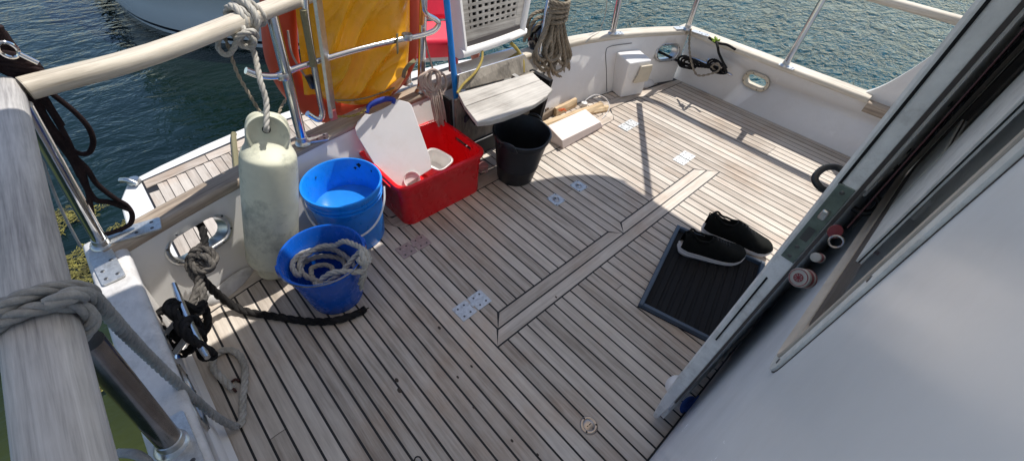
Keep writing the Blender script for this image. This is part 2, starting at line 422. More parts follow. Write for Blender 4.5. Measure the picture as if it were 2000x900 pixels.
# weed floating between the hull and the quay
mb = MB()
rr = random.Random(3)
for k in range(9000):
    px, py = rr.uniform(85, 265), rr.uniform(400, 760)
    p = onz(px, py, WZ + .012 + rr.random() * .02)
    if noise.noise(Vector((p.x * 2.6, p.y * 2.6, 3))) + .25 * noise.noise(Vector((p.x * 9, p.y * 9, 1))) < .02: continue
    L = rr.uniform(.008, .035); a = rr.uniform(0, 6.3); w = rr.uniform(.0015, .005)
    d = Vector((math.cos(a), math.sin(a), rr.uniform(-.15, .15))) * L; s = Vector((-math.sin(a), math.cos(a), 0)) * w
    q = p + d * .5 + s * rr.uniform(-2, 2); e = q + d * .5 + s * rr.uniform(-2, 2)
    mb.add([p - s, p + s, q + s, q - s, e], [(0, 1, 2, 3), (3, 2, 4)])
tag(build('seaweed', mb, plain('yellow_green_weed', (.17, .15, .03), rough=.6, var=.75, scale=14), smooth=0, recalc=False), 'yellow green seaweed floating in the shallow water beside the hull', 'seaweed', kind='stuff')

# ================================================================ the teak deck
P = .05; G = .0035
XB = [(-.93, -.70), (-.8, -.735), (-.65, -.795), (-.3, -.855), (.2, -.885), (.9, -.905), (1.6, -.90), (1.85, -.87), (2.1, -.80), (2.44, -.69)]
XC = [(-.93, -.735), (-.75, -.795), (-.55, -.855), (-.25, -.927), (.1, -.99), (.44, -1.015), (1.0, -1.045), (1.48, -1.035), (1.85, -.95), (2.1, -.85), (2.37, -.71)]
CAPZ = .35
def xb(y): return interp(XB, y)
def tx(y, z): return xb(y) + (interp(XC, y) - xb(y)) * max(0, min(1.2, z / (CAPZ - .01)))
DX1 = .702; DY0 = -.934; DY1 = 2.438
LINES = [DY0, -.879, -.829, -.779, -.729, -.679, -.629, -.579, -.540]
k = -10
while k * P < DY1 - .012: LINES.append(k * P); k += 1
LINES.append(DY1)
MARG = [(-.93, -.655), (-.8, -.69), (-.72, -.705), (-.64, -.723), (-.40, -.735), (-.10, -.735), (-.06, -.66), (-.04, -.622), (.3, -.617), (.9, -.622), (1.54, -.617), (1.59, -.65), (1.63, -.722), (1.95, -.70), (2.04, -.66), (2.44, -.64)]
def xm(y): return interp(MARG, y)
def hl(y):   # aft outline of the two hatch border boards
    return interp([(-.1, .11), (0, 0), (.7, 0), (.75, .055), (.8, 0), (1.5, 0), (1.6, .11)], y)
def plank(mb, poly, seed, flip=False, z0=-.006, z1=0.0):
    at = []
    for h in (0, 1):
        for (x, y) in poly:
            at.append((x + seed * 3.7, y + seed * 1.3, seed) if not flip else (y + seed * 3.7, x + seed * 1.3, seed))
    c = z1 - .0012
    n = len(poly); cx = sum(p[0] for p in poly) / n; cy = sum(p[1] for p in poly) / n
    prism(mb, poly, z0, z1, at=at)
mb = MB(); sd = 0
for a, b in zip(LINES, LINES[1:]):
    ya, yb = a + G, b - G
    segs = []
    x0a, x0b = xm(ya) + G, xm(yb) + G
    if a >= -.1001 and b <= 1.6001:
        segs.append((x0a, x0b, hl(a + 1e-6) - G * 1.2, hl(b - 1e-6) - G * 1.2)); segs.append((.11 + G, .11 + G, DX1, DX1))
    else: segs.append((x0a, x0b, DX1, DX1))
    out = []
    for (p, q, r_, s_) in segs:
        cut = None
        if 1.99 < a < 2.12: cut = .21
        elif abs(a - .45) < .01 and r_ > .5: cut = .235
        elif rr.random() < .02 and s_ - q > .6: cut = rr.uniform(p + .25, r_ - .25)
        if cut and p < cut - .1 and r_ > cut + .1: out += [(p, q, cut - .0012, cut - .0012), (cut + .0012, cut + .0012, r_, s_)]
        else: out.append((p, q, r_, s_))
    for (p, q, r_, s_) in out:
        sd += 1
        plank(mb, [(p, ya), (r_, ya), (s_, yb), (q, yb)], sd)
    # short planks between the margin board and the transom
    MW = .085
    p, q = xb(ya) + .006, xb(yb) + .006; r_, s_ = xm(ya) - MW - G, xm(yb) - MW - G
    if r_ - p > .02: sd += 1; plank(mb, [(p, ya), (r_, ya), (s_, yb), (q, yb)], sd)
# margin board following the transom
ms = [y for y, _ in MARG]
for (y0, x0), (y1, x1) in zip(MARG, MARG[1:]):
    sd += 1
    e = .0022 if (y1 - y0) > .15 or abs(x1 - x0) > .05 else -.0001
    lo = max(x0 - .085, xb(y0) + .006), max(x1 - .085, xb(y1) + .006)
    plank(mb, [(lo[0], y0), (x0 - G, y0), (x1 - G, y1 - (e if e > 0 else 0)), (lo[1], y1 - (e if e > 0 else 0))], 900 + int(y0 > -.2) + 3 * int(y0 > 1.56), flip=True)
# border boards of the hatch
h = G
plank(mb, [(h, .004), (h, .698), (.055 - h, .747), (.055 - h, -.045)], 501, True)
plank(mb, [(h, .803), (h, 1.497), (.055 - h, 1.545), (.055 - h, .754)], 502, True)
plank(mb, [(.055 + h, -.05), (.055 + h, 1.55), (.11 - h, 1.597), (.11 - h, -.097)], 503, True)
deck = build('deck', mb, M_TEAKDECK, smooth=0, recalc=False)
tag(deck, kind='structure')
mb = MB(); prism(mb, [(xb(y) - .03, y) for y in (-.95, -.8, -.65, -.3, .2, .9, 1.6, 1.85, 2.1, 2.45)][::-1] + [(.735, -.95), (.735, 2.45)], -.03, -.0016)
build('caulk_bed', mb, M_CAULK, deck, smooth=0)
# drops of water, sap and specks on the boards
mb = MB()
for (px, py, r_) in [(921, 715, .006), (894, 736, .006), (780, 762, .01), (775, 742, .009), (1086, 580, .006), (1000, 860, .006), (1050, 887, .005), (925, 795, .005), (470, 745, .008), (858, 640, .008)]:
    c = onz(px, py)
    pts = [(c.x + r_ * (1 + .5 * noise.noise(Vector((i, px, 0)))) * math.cos(i * .7), c.y + r_ * (.6 + .4 * noise.noise(Vector((px, i, 0)))) * math.sin(i * .7)) for i in range(9)]
    prism(mb, pts, .0004, .0012)
build('stain', mb, plain('dark_stain', (.06, .045, .035), rough=.8), deck, smooth=0)

# ================================================================ bulwarks, cap rails, hull
def cutout(o, cutter):
    md = o.modifiers.new('hole', 'BOOLEAN'); md.operation = 'DIFFERENCE'; md.object = cutter; md.solver = 'EXACT'
    dg = bpy.context.evaluated_depsgraph_get(); me = bpy.data.meshes.new_from_object(o.evaluated_get(dg))
    o.modifiers.clear(); o.data = me
    c = cutter.data; bpy.data.objects.remove(cutter); bpy.data.meshes.remove(c)
def racetrack(hl_, hh, n=10):
    pts = []
    s = hl_ - hh
    for i in range(n + 1):
        a = -PI / 2 + PI * i / n; pts.append((s + hh * math.cos(a), hh * math.sin(a)))
    for i in range(n + 1):
        a = PI / 2 + PI * i / n; pts.append((-s + hh * math.cos(a), hh * math.sin(a)))
    return pts
def fairlead(parent, c, u, n_, hl_, hh, mat, flange=.016, depth=.07, bolts=6, cutmat=None, name='fairlead', liner=None):
    """oval ring on a panel. c centre, u long direction, n_ outward normal (towards the cockpit)"""
    u = Vector(u).normalized(); n_ = Vector(n_).normalized(); v = n_.cross(u).normalized(); c = Vector(c)
    inner = racetrack(hl_, hh); mid = racetrack(hl_ + flange * .5, hh + flange * .5); outer = racetrack(hl_ + flange, hh + flange)
    lay = [(inner, -depth), (inner, .002), (racetrack(hl_ + flange * .15, hh + flange * .15), .0075), (mid, .010), (racetrack(hl_ + flange * .85, hh + flange * .85), .007), (outer, .0015)]
    vs = []; k = len(inner)
    for pts, z in lay: vs += [c + u * x + v * y + n_ * z for x, y in pts]
    fs = []
    for l in range(len(lay) - 1):
        for i in range(k): fs.append((l * k + i, l * k + (i + 1) % k, (l + 1) * k + (i + 1) % k, (l + 1) * k + i))
    o = build(name, MB().add(vs, fs), mat, parent, smooth=50, recalc=False)
    sm = MB(); bp_ = racetrack(hl_ + flange * .5, hh + flange * .5, 6)
    for i in range(bolts):
        q = bp_[int(i * len(bp_) / bolts) % len(bp_)]; lathe(sm, [(0, .0018), (.0035, .0015), (.0045, 0)], c + u * q[0] + v * q[1] + n_ * .0095, 10, look(n_))
    build('screw', sm, M_SCREW, o, smooth=50)
    # cutter
    vs = []
    for z in (-.2, .05): vs += [c + u * x + v * y + n_ * z for x, y in racetrack(hl_ + .001, hh + .001)]
    fs = [tuple(range(k))[::-1], tuple(range(k, 2 * k))] + [(i, (i + 1) % k, k + (i + 1) % k, k + i) for i in range(k)]
    return o, MB().add(vs, fs)
def cap_strip(mb, path_in, width, z0, z1, side, over=0.0):
    """rounded cap rail following an inner edge; side = outward unit dirs"""
    sec = [(0, z0), (-.004, z0 + .006), (-.004, z1 - .010), (.004, z1 - .002), (.014, z1), (width - .014, z1), (width - .004, z1 - .002), (width + .004, z1 - .01), (width + .004, z0 + .006), (width, z0)]
    n = len(path_in); vs = []; at = []; L = 0
    for i, (x, y) in enumerate(path_in):
        a = Vector(path_in[max(0, i - 1)]); b = Vector(path_in[min(n - 1, i + 1)]); d = (b - a).normalized()
        o = Vector((-d.y, d.x)) * side
        if i: L += (Vector(path_in[i]) - Vector(path_in[i - 1])).length
        for s, z in sec:
            vs.append((x + o.x * s, y + o.y * s, z)); at.append((L, s, z))
    k = len(sec); fs = []
    for i in range(n - 1):
        for j in range(k): j2 = (j + 1) % k; fs.append((i * k + j, i * k + j2, (i + 1) * k + j2, (i + 1) * k + j))
    fs += [tuple(range(k)), tuple((n - 1) * k + j for j in range(k))]
    return mb.add(vs, fs, 0, at)

# ---- transom bulwark
tr = thing('transom_bulwark', 'white stern bulwark with grey teak cap rail behind the crate, buckets and seat', 'bulwark', (-.9, .75, 0))
ys = [-.934 + i * (2.40 + .934) / 66 for i in range(67)]
mb = MB()
T = .05
vs = []
for y in ys:
    for z in (-.02, .08, .17, .26, CAPZ - .012): vs.append((tx(y, z), y, z))
    for z in (CAPZ - .012, .2, -.02, -.4, WZ - .1): vs.append((tx(y, z) - T, y, z))
k = 10; fs = []
for i in range(len(ys) - 1):
    for j in range(k): j2 = (j + 1) % k; fs.append((i * k + j, i * k + j2, (i + 1) * k + j2, (i + 1) * k + j))
fs += [tuple(range(k)), tuple((len(ys) - 1) * k + j for j in range(k))]
mb.add(vs, fs)
panel = build('panel', mb, M_GEL, tr)
c = onx(390, 465, tx(-.715, .26) + .004)
fl, cut = fairlead(panel, c, (-.0 + tx(c.y + .1, c.z) - tx(c.y - .1, c.z), .2, 0), (1, .38, .35), .095, .046, M_STEELDULL, flange=.02, depth=.065)
cutout(panel, build('cutter', cut, M_GEL))
c = onx(1293, 98, -.80)
fl, cut = fairlead(panel, (tx(c.y, c.z) + .004, c.y, c.z), (tx(c.y + .08, c.z) - tx(c.y - .08, c.z), .16, 0), (1, -.42, .25), .085, .046, M_STEELDULL, flange=.018, depth=.065)
cutout(panel, build('cutter', cut, M_GEL))
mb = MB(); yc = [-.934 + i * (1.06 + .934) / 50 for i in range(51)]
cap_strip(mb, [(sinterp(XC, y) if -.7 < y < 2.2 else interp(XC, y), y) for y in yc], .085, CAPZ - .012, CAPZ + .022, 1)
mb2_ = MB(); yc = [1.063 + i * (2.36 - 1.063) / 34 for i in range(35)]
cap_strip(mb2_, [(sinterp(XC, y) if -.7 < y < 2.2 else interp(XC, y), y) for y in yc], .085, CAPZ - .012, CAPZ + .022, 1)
build('cap_rail', mb2_, M_RAILWOOD, tr, smooth=50)  # far part of the cap rail, in paler wood than the near part
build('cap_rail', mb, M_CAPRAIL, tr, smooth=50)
# scupper covers
for pts, nm in (((onz(408, 600), onz(500, 532)), 0), ((onz(1262, 163), onz(1300, 156)), 1)):
    a, b_ = pts
    ya, yb = a.y, (b_.y if nm == 0 else 2.22)
    if nm: ya = 2.03
    mb = MB(); n = 12; vs = []
    for i in range(n + 1):
        y = ya + (yb - ya) * i / n; e = math.sin(PI * i / n) ** .5
        x = xb(y) + .002
        for (s, z) in ((0, .032 * e + .010), (.018 * e + .002, .030 * e + .008), (.034 * e + .004, .014 * e + .004), (.036 * e + .004, .001)): vs.append((x + s, y, z))
    mb.add(vs, [(i * 4 + j, i * 4 + j + 1, i * 4 + j + 5, i * 4 + j + 4) for i in range(n) for j in range(3)])
    build('scupper_cover', mb, M_OLDPAINT, tr, smooth=60, recalc=False)
# inspection panel groove round the vent box
mb = MB()
pts = [onx(1188, 180, tx(1.82, .01) + .004), onx(1203, 90, tx(1.82, .27) + .003), onx(1213, 84, tx(1.86, .29) + .003), onx(1247, 77, tx(1.98, .3) + .003)]
tube(mb, [(tx(1.80, .01) + .002, 1.80, .01), (tx(1.79, .15) + .002, 1.79, .15), (tx(1.78, .27) + .002, 1.78, .27), (tx(1.82, .30) + .002, 1.82, .30), (tx(1.98, .305) + .002, 1.98, .305)], .0022, sec=6)
build('panel_seam', mb, M_SCREW, tr)

# ---- far side bulwark
fb = thing('side_bulwark', 'white far side bulwark with teak cap and beige oval fairlead', 'bulwark', (0, 2.44, 0))
FY = 2.44
mb = MB()
prism(mb, [(-.72, -1.0), (3.2, -1.0), (3.2, CAPZ - .012), (-.72, CAPZ - .012)], FY, FY + .05, 'y')
fpanel = build('panel', mb, M_GEL, fb)
c = ony(1476, 159, FY - .004)
fl, cut = fairlead(fpanel, c, (1, 0, -.02), (0, -1, 0), .068, .034, M_CREAM, flange=.022, depth=.055, bolts=6)
cutout(fpanel, build('cutter', cut, M_GEL))
mb = MB(); cap_strip(mb, [(-.79 + i * .1, FY - .055 + .0 * i) for i in range(13)] + [(.46, FY - .055)], .10, CAPZ - .012, CAPZ + .022, 1)
build('cap_rail', mb, M_RAILWOOD, fb, smooth=50)
mb = MB(); cap_strip(mb, [(.463 + i * .1, FY - .058) for i in range(28)], .05, CAPZ - .06, CAPZ + .0, 1)
build('rubbing_strake', mb, M_CAPRAIL, fb, smooth=50)
# curved wing rising towards the cabin
cur = [(.30, .335), (.36, .343), (.42, .372), (.47, .43), (.51, .50), (.55, .59), (.60, .74), (.66, 1.0), (.72, 1.5), (.74, 1.95)]
cc = cr([(a, b, 0) for a, b in cur], .02)
mb = MB(); prism(mb, [(p.x, p.y) for p in cc] + [(1.6, 1.95), (1.6, .30), (.30, .30)], FY - .003, FY + .039, 'y')
build('wing', mb, M_GEL, fb, smooth=30)

# ---- near side bulwark
nb = thing('side_bulwark', 'white painted near side bulwark under the long wooden handrail', 'bulwark', (0, -.93, 0))
mb = MB()
prism(mb, [(-.935, -.03), (-.905, CAPZ - .02), (-.955, CAPZ - .02), (-.99, 0), (-1.0, -1.0), (-.94, -1.0)], -.79, 2.2, 'x')
npan = build('panel', mb, M_GEL, nb)
c = ony(388, 800, -.921)
fl, cut = fairlead(npan, (c.x - .02, -.919, .20), (1, 0, 0), (0, 1, -.09), .095, .045, M_STEELDULL, flange=.018, depth=.05)
cutout(npan, build('cutter', cut, M_GEL))
mb = MB(); cap_strip(mb, [(-.83 + i * .1, -.893) for i in range(31)], .088, CAPZ - .02, CAPZ + .014, -1)
build('cap_rail', mb, M_OLDPAINT, nb, smooth=50)
# covering board along the deck edge
mb = MB(); prism(mb, [(-.934, .001), (-.934, .02), (-.925, .012), (-.915, .002)], -.68, .7, 'x'); build('cove', mb, M_GEL, nb)

# ---- swim platform
sp = thing('swim_platform', 'white edged swim platform with pale teak planks behind the stern', 'swim platform', (-1.7, .3, -.25))
SPZ = -.25
def spx(y): return -2.10 - .22 * max(0, min(1, (y + .95) / .6)) ** .8 - .05 * max(0, y + .35)
prof = [(-.95 + .0, -1.78), (-.96, -1.98)]
edge = [(-1.05, -1.0), (-1.70, -1.0), (-1.95, -.985), (-2.08, -.93), (-2.13, -.86), (-2.17, -.75), (-2.24, -.5), (-2.33, -.1), (-2.38, .5), (-2.38, 1.2), (-2.33, 1.6), (-2.2, 2.0), (-1.9, 2.2), (-1.05, 2.2)]
mb = MB(); prism(mb, edge, SPZ - .09, SPZ); build('platform_base', mb, M_GEL, sp, bevel=.012)
mb = MB()
inn = [(-1.10, -.86), (-1.85, -.86)]
y = -.85; sd = 40
while y < 2.05:
    xo = -2.02 if y < -.8 else (-2.07 - .16 * min(1, (y + .85) / .8))
    xo -= 0
    sd += 1
    if y > 1.5: xo += (y - 1.5) * .5
    plank(mb, [(xo + .10, y), (-1.0, y), (-1.0, y + .046), (xo + .10, y + .046)], sd, z0=SPZ + .002, z1=SPZ + .008)
    y += .05
for (y0, y1) in ((-.85, -.52), (-.515, 0), (.005, .6), (.605, 1.5)):
    f = lambda y: -2.07 - .16 * min(1, (y + .85) / .8)
    sd += 1; plank(mb, [(f(y0) + .02, y0), (f(y0) + .094, y0), (f(y1) + .094, y1), (f(y1) + .02, y1)], sd, True, z0=SPZ + .002, z1=SPZ + .008)
build('teak_planking', mb, M_TEAKDECK, sp, smooth=0, recalc=False)
mb = MB(); prism(mb, [(-2.07, -.86), (-2.24, -.05), (-2.27, 1.5), (-1.0, 2.1), (-1.0, -.86)], SPZ + .001, SPZ + .003); build('caulk_bed', mb, M_CAULK, sp, smooth=0)
# strap and small fitting at its corner
mb = MB(); c = onz(262, 355, SPZ + .01)
tube(mb, [onz(236, 352, SPZ + .03), onz(250, 352, SPZ + .04), onz(268, 359, SPZ + .02)], .014); lathe(mb, [(.0, .02), (.03, .018), (.035, 0)], c, 16)
build('corner_fitting', mb, M_STEELDULL, sp)
mb = MB(); a = onz(456, 262, SPZ + .02); b_ = onz(462, 330, SPZ + .02); tube(mb, [a + Vector((0, 0, -.08)), a, b_], .016, sec=6); build('lashing', mb, M_STRAP, sp)

# ---- own hull below the cap so nothing is open from outside

# ================================================================ stainless stanchions and rails
def stanchion(label, base, top, r=.019, plates=(), mat=None, group='stainless stanchions carrying the handrails'):
    base = Vector(base); top = Vector(top)
    s = thing('stanchion', label, 'stanchion', base, group)
    mb = MB(); sweep(mb, [base, base.lerp(top, .5), top], r, 20); build('tube', mb, mat or M_STEEL, s)
    mb = MB(); lathe(mb, [(r + .012, 0), (r + .010, .006), (r + .003, .012), (r + .002, .03), (r, .032)], base, 20, look(top - base)); build('collar', mb, M_STEELDULL, s)
    for pl in plates:      # (centre, direction, length, width)
        c, d, L, w = pl; d = Vector(d).normalized(); n = Vector((-d.y, d.x, 0))
        rot = Matrix((d, n, Vector((0, 0, 1)))).transposed()
        mb = MB(); vs = []
        for z in (0, .005): vs += [Vector(c) + d * x + n * y + Vector((0, 0, z)) for x, y in rrect(0, 0, L, w, .008, 4)]
        k = len(vs) // 2
        mb.add(vs, [tuple(range(k))[::-1], tuple(range(k, 2 * k))] + [(i, (i + 1) % k, k + (i + 1) % k, k + i) for i in range(k)])
        p = build('base_plate', mb, M_HINGE, s)
        sm = MB()
        for x, y in ((.36, .25), (.36, -.25), (-.1, .25), (.12, -.25)): lathe(sm, [(.0, .0012), (.004, .0012), (.0055, 0)], Vector(c) + d * (x * L) + n * (y * w) + Vector((0, 0, .005)), 12)
        build('screw', sm, M_SCREW, p)
    return s
CT = CAPZ + .022
near_c = onz(200, 478, CT)
stanchion('slim steel stanchion on corner plates left of the near fairlead', near_c, onz(44, 205, .85), .017,
          plates=[(onz(252, 455, CT + .0005), (.15, 1, 0), .17, .06), (onz(210, 520, CAPZ + .0165), (1, .06, 0), .15, .055)])
stanchion('thick dark steel stanchion beside the grey rope, under the near handrail', onz(338, 868, CT - .004), onz(168, 668, .74), .023, mat=M_STEELDARK,
          plates=[(onz(345, 872, CAPZ + .0165), (1, .02, 0), .15, .07)])
stanchion('stanchion behind the fender, bolted to the teak cap', onz(592, 280, CT), onz(531, 30, .85), .019,
          plates=[(onz(612, 272, CT + .0005), (.35, 1, 0), .12, .05)])
stanchion('far stern stanchion nearest the hanging rope coil', onz(1196, 66, CT), onz(1196, 66, CT) + Vector((-.02, .0, .56)), .019, plates=[(onz(1203, 66, CT + .0005), (.6, 1, 0), .10, .05)])
stanchion('stern quarter stanchion at the far corner of the cap rail', onz(1342, 58, CT), onz(1342, 58, CT) + Vector((.0, .0, .48)), .019, plates=[(onz(1332, 56, CT + .0005), (.5, 1, 0), .12, .05), (onz(1368, 66, CT + .0005), (1, .1, 0), .12, .05)])
stanchion('stanchion on the far side rail above the beige fairlead', onz(1532, 130, CT), (onz(1532, 130, CT).x, 2.42, .80), .018, plates=[(onz(1536, 131, CT + .0005), (1, 0, 0), .09, .05)])

def beam(mb, pts, w, h, up=Vector((0, 0, 1)), step=.05, n=16):
    Pp = cr(pts, step); F = []
    for i, p in enumerate(Pp):
        a = Pp[max(0, i - 1)]; b = Pp[min(len(Pp) - 1, i + 1)]; t = (b - a).normalized(); s = t.cross(up).normalized()
        F.append((t, s, s.cross(t)))
    sh = []
    for j in range(n):
        a = 2 * PI * j / n; ca, sa = math.cos(a), math.sin(a)
        e = .75
        sh.append((w / 2 * math.copysign(abs(ca) ** e, ca), h / 2 * math.copysign(abs(sa) ** e, sa)))
    return sweep(mb, Pp, 0, closed=False, F=F, shape=sh)
hr = thing('handrail', 'weathered grey wooden handrail along the near side, wrapped by rope', 'handrail', (-.2, -.885, .86))
mb = MB(); beam(mb, [(-.765, -.872, .865), (-.3, -.88, .865), (.25, -.885, .865), (1.2, -.885, .865)], .076, .05)
build('rail', mb, M_RAILGREY, hr, smooth=60)
hr2 = thing('handrail', 'sunlit pale wooden handrail across the stern over the fender', 'handrail', (-.95, -.3, .86))
a = onz(80, 165, .865); b_ = onz(300, 105, .865); c_ = onz(530, 17, .865); d_ = onz(640, -22, .865)
mb = MB(); beam(mb, [a + (a - b_) * .12, a, b_, c_, d_, d_ + (d_ - c_) * .8], .062, .046)
build('rail', mb, M_RAILWOOD, hr2, smooth=60)
hr3 = thing('handrail', 'far side wooden handrail against the open water', 'handrail', (0, 2.42, .81))
mb = MB(); beam(mb, [(-1.0, 1.45, .83), (-1.0, 1.85, .83), (-.74, 2.38, .82), (-.3, 2.425, .815), (.9, 2.42, .81), (1.5, 2.42, .81)], .058, .042)
build('rail', mb, M_RAILWOOD, hr3, smooth=60)
st = thing('awning_strut', 'slim steel strut rising from the far stern quarter to the roof', 'strut', (-.70, 2.3, 1.0))
mb = MB(); sweep(mb, [Vector((-.70, 2.32, .84)), Vector((-.14, 2.12, 1.98))], .02, 12); build('tube', mb, M_STEEL, st)

# horizontal guard rail of the stern gate
gr = thing('guard_rail', 'horizontal steel guard rail with bent ends crossing the yellow bag', 'guard rail', (-1.0, 0, .66))
XR = -.945
def ox(px, py, x=XR): return onx(px, py, x)
mb = MB(); tube(mb, [ox(480, 138), ox(510, 148), ox(545, 148), ox(580, 133), ox(680, 102), ox(780, 78), ox(812, 72), ox(845, 62), ox(857, 48), ox(850, 38), ox(832, 27), ox(826, 5), ox(824, -40)], .0115, sec=14)
build('rail_tube', mb, M_STEEL, gr)
mb = MB()
for px, py in ((553, 148), (795, 72)):
    p = ox(px, py); lathe(mb, [(.021, -.012), (.023, -.008), (.023, .008), (.021, .012)], p, 16, look(Vector((0, .04, .5))))
build('clamp', mb, M_STEELDULL, gr)
# boarding ladder folded up against the rail
ld = thing('boarding_ladder', 'folded steel boarding ladder with flat legs left of the yellow bag', 'ladder', (-1.0, -.08, .4))
XL = -.93
mb = MB()
tube(mb, [ox(594, -30, XL), ox(598, 30, XL), ox(612, 120, XL), ox(624, 190, XL), ox(630, 222, XL), ox(622, 234, XL), ox(600, 222, XL)], .0115, sec=14); build('leg', mb, M_STEEL, ld)
mb = MB()
A = [ox(616, -30, XL), ox(628, 60, XL), ox(640, 150, XL), ox(650, 226, XL)]
sweep(mb, cr(A, .02), 0, F=None, shape=[(-.006, -.024), (.006, -.024), (.006, .024), (-.006, .024)]); build('leg', mb, M_STEELDULL, ld)
mb = MB(); box(mb, ox(650, 224, XL + .004), (.016, .03, .045), rz(.1)); build('end_cap', mb, plain('faded_red_plastic', (.50, .12, .11), rough=.5), ld, bevel=.004)
mb = MB()
for px in ((600, 60), (606, 100)): pass
tube(mb, [ox(592, 20, XL + .01), ox(602, 75, XL + .01), ox(612, 130, XL + .01)], .012, sec=8); build('strap', mb, M_STRAP, ld)
# gate posts right of the bag
for lab, (x0, y0, x1, y1), rr_ in (('slim gate post with clamps at the right edge of the yellow bag', (796, 165, 803, -30), .0165), ('gate post wrapped by orange webbing beside the pale line hank', (822, 178, 828, -30), .0175)):
    p0 = onz(x0, y0, CT); p1 = onx(x1, y1, p0.x + .0)
    stanchion(lab, p0, p1, rr_, group='gate posts beside the yellow bag')
mb = MB(); pp = [ox(824, -30, -1.0), ox(826, 10, -1.0), ox(824, 48, -1.0)]
sweep(mb, cr(pp, .02), 0, shape=[(-.006, -.019), (.006, -.019), (.006, .019), (-.006, .019)])
tag(build('webbing_strap', mb, M_OSTRAP), 'orange webbing strap hanging on the gate post', 'strap')
mb = MB(); tube(mb, [ox(798, 120, -.97), ox(806, 132, -.96), ox(812, 128, -.965)], .01)
# ================================================================ lifebuoy and yellow bag
lb = thing('horseshoe_lifebuoy', 'orange red horseshoe lifebuoy behind the yellow bag on the rail', 'lifebuoy', (-1.08, .04, .4))
XO = -1.14
mb = MB()
path = [ox(545, -60, XO), ox(546, 60, XO), ox(556, 130, XO), ox(590, 188, XO), ox(640, 214, XO), ox(690, 200, XO), ox(742, 172, XO), ox(782, 125, XO), ox(792, 60, XO), ox(788, -60, XO)]
PP = cr(path, .02); F = []
for i, p in enumerate(PP):
    a = PP[max(0, i - 1)]; b = PP[min(len(PP) - 1, i + 1)]; t = (b - a).normalized(); s = Vector((1, 0, 0)); s = (s - t * s.dot(t)).normalized(); F.append((t, s, t.cross(s)))
sh = [(.05 * math.copysign(abs(math.cos(2 * PI * j / 20)) ** .6, math.cos(2 * PI * j / 20)), .058 * math.copysign(abs(math.sin(2 * PI * j / 20)) ** .6, math.sin(2 * PI * j / 20))) for j in range(20)]
sweep(mb, PP, 0, F=F, shape=sh); build('buoy_ring', mb, M_ORANGE, lb, smooth=60)
mb = MB(); tube(mb, [ox(562, 60, XO + .06), ox(572, 110, XO + .075), ox(610, 165, XO + .08), ox(660, 200, XO + .08)], .004); build('grab_line', mb, M_ROPEP, lb)
# the oilcloth bag: a draped, creased sheet bulging towards the cockpit
XY = -1.085
TL = ox(572, -70, XY); TR = ox(800, -70, XY)
def yl(v):      # left and right outline by height fraction (0 bottom .. 1 top), in picture survey points
    return interp([(0, 672), (.06, 632), (.16, 612), (.35, 598), (.55, 588), (.8, 580), (1, 575)], v)
def yr(v):
    return interp([(0, 700), (.05, 745), (.14, 776), (.25, 793), (.5, 797), (.8, 797), (1, 797)], v)
def yv(v, u):
    return interp([(0, 200), (.06, 192), (.16, 170), (.35, 120), (.55, 60), (.8, -10), (1, -60)], v)
def crease(y, z):
    w = noise.noise(Vector((y * 3, z * 3, 8))) * .09
    al = y * .78 + z * .62; ac = z * .78 - y * .62 + w
    q = Vector((al * 2.2, ac * 8.5, 2.3)); q2 = Vector((al * 4.0, ac * 19, 5.3))
    f = 1 - abs(noise.noise(q)) * 2.6; f2 = 1 - abs(noise.noise(q2)) * 2.4; g = noise.noise(Vector((y * 5, z * 4, 1)))
    return .034 * f + .010 * f2 + .022 * g
def bag(u, v):
    px = yl(v) + (yr(v) - yl(v)) * u; py = yv(v, u) - 8 * (u - .5) * (1 if v > .1 else 0)
    p = ox(px, py, XY)
    e = min(u, 1 - u) * 2; bul = (1 - (1 - min(1, e * 1.6)) ** 2.2) * min(1, .25 + v * 4)
    p.x = XY + .012 + .055 * bul + crease(p.y, p.z) * bul
    return p
mb = MB(); grid(mb, bag, 90, 110)
yb_ = thing('oilcloth_bag', 'creased yellow oilcloth bag strapped over the orange lifebuoy', 'bag', (-1.0, .1, .45))
bo = build('cloth', mb, M_YELLOW, yb_, smooth=0, recalc=False)
for p in bo.data.polygons: p.use_smooth = True
bo.modifiers.new('thick', 'SOLIDIFY').thickness = .003
mb = MB()
def flap(u, v):
    px = 572 + 22 * v + (32 - 6 * v) * u; py = -40 + 225 * v
    p = ox(px, py, XY + .02); p.x += .012 * noise.noise(Vector((u * 2, v * 5, 4))) ; return p
grid(mb, flap, 8, 40); f_ = build('side_flap', mb, M_YELLOW, yb_, smooth=80, recalc=False)
mb = MB(); sweep(mb, cr([ox(776, 66, -.935), ox(776, 85, -.93), ox(777, 104, -.935)], .01), 0, shape=[(-.002, -.009), (.002, -.009), (.002, .009), (-.002, .009)]); build('tab', mb, M_STRAP, yb_)
mb = MB(); sweep(mb, cr([ox(810, 118, -.96), ox(798, 128, -.945), ox(790, 140, -.95), ox(788, 152, -.965)], .008), 0, shape=[(-.002, -.008), (.002, -.008), (.002, .008), (-.002, .008)]); build('buckle_strap', mb, M_STRAP, yb_)
mb = MB(); tube(mb, [ox(602, 148, -.955), ox(608, 160, -.95), ox(612, 170, -.955)], .014, sec=8); build('buckle', mb, M_BLACK, yb_)
mb = MB(); tube(mb, [ox(640, 195, -1.0), ox(680, 196, -.985), ox(720, 190, -.985), ox(770, 172, -1.0)], .0035); build('hem_cord', mb, M_STRAP, yb_)
mb = MB(); rope(mb, [onx(655, 228, -.97), onx(690, 226, -.955), onx(715, 214, -.96), onx(724, 200, -.975)], .006, strands=2)
tag(build('lashing_line', mb, M_YROPE), 'olive yellow lashing line under the yellow bag', 'line')

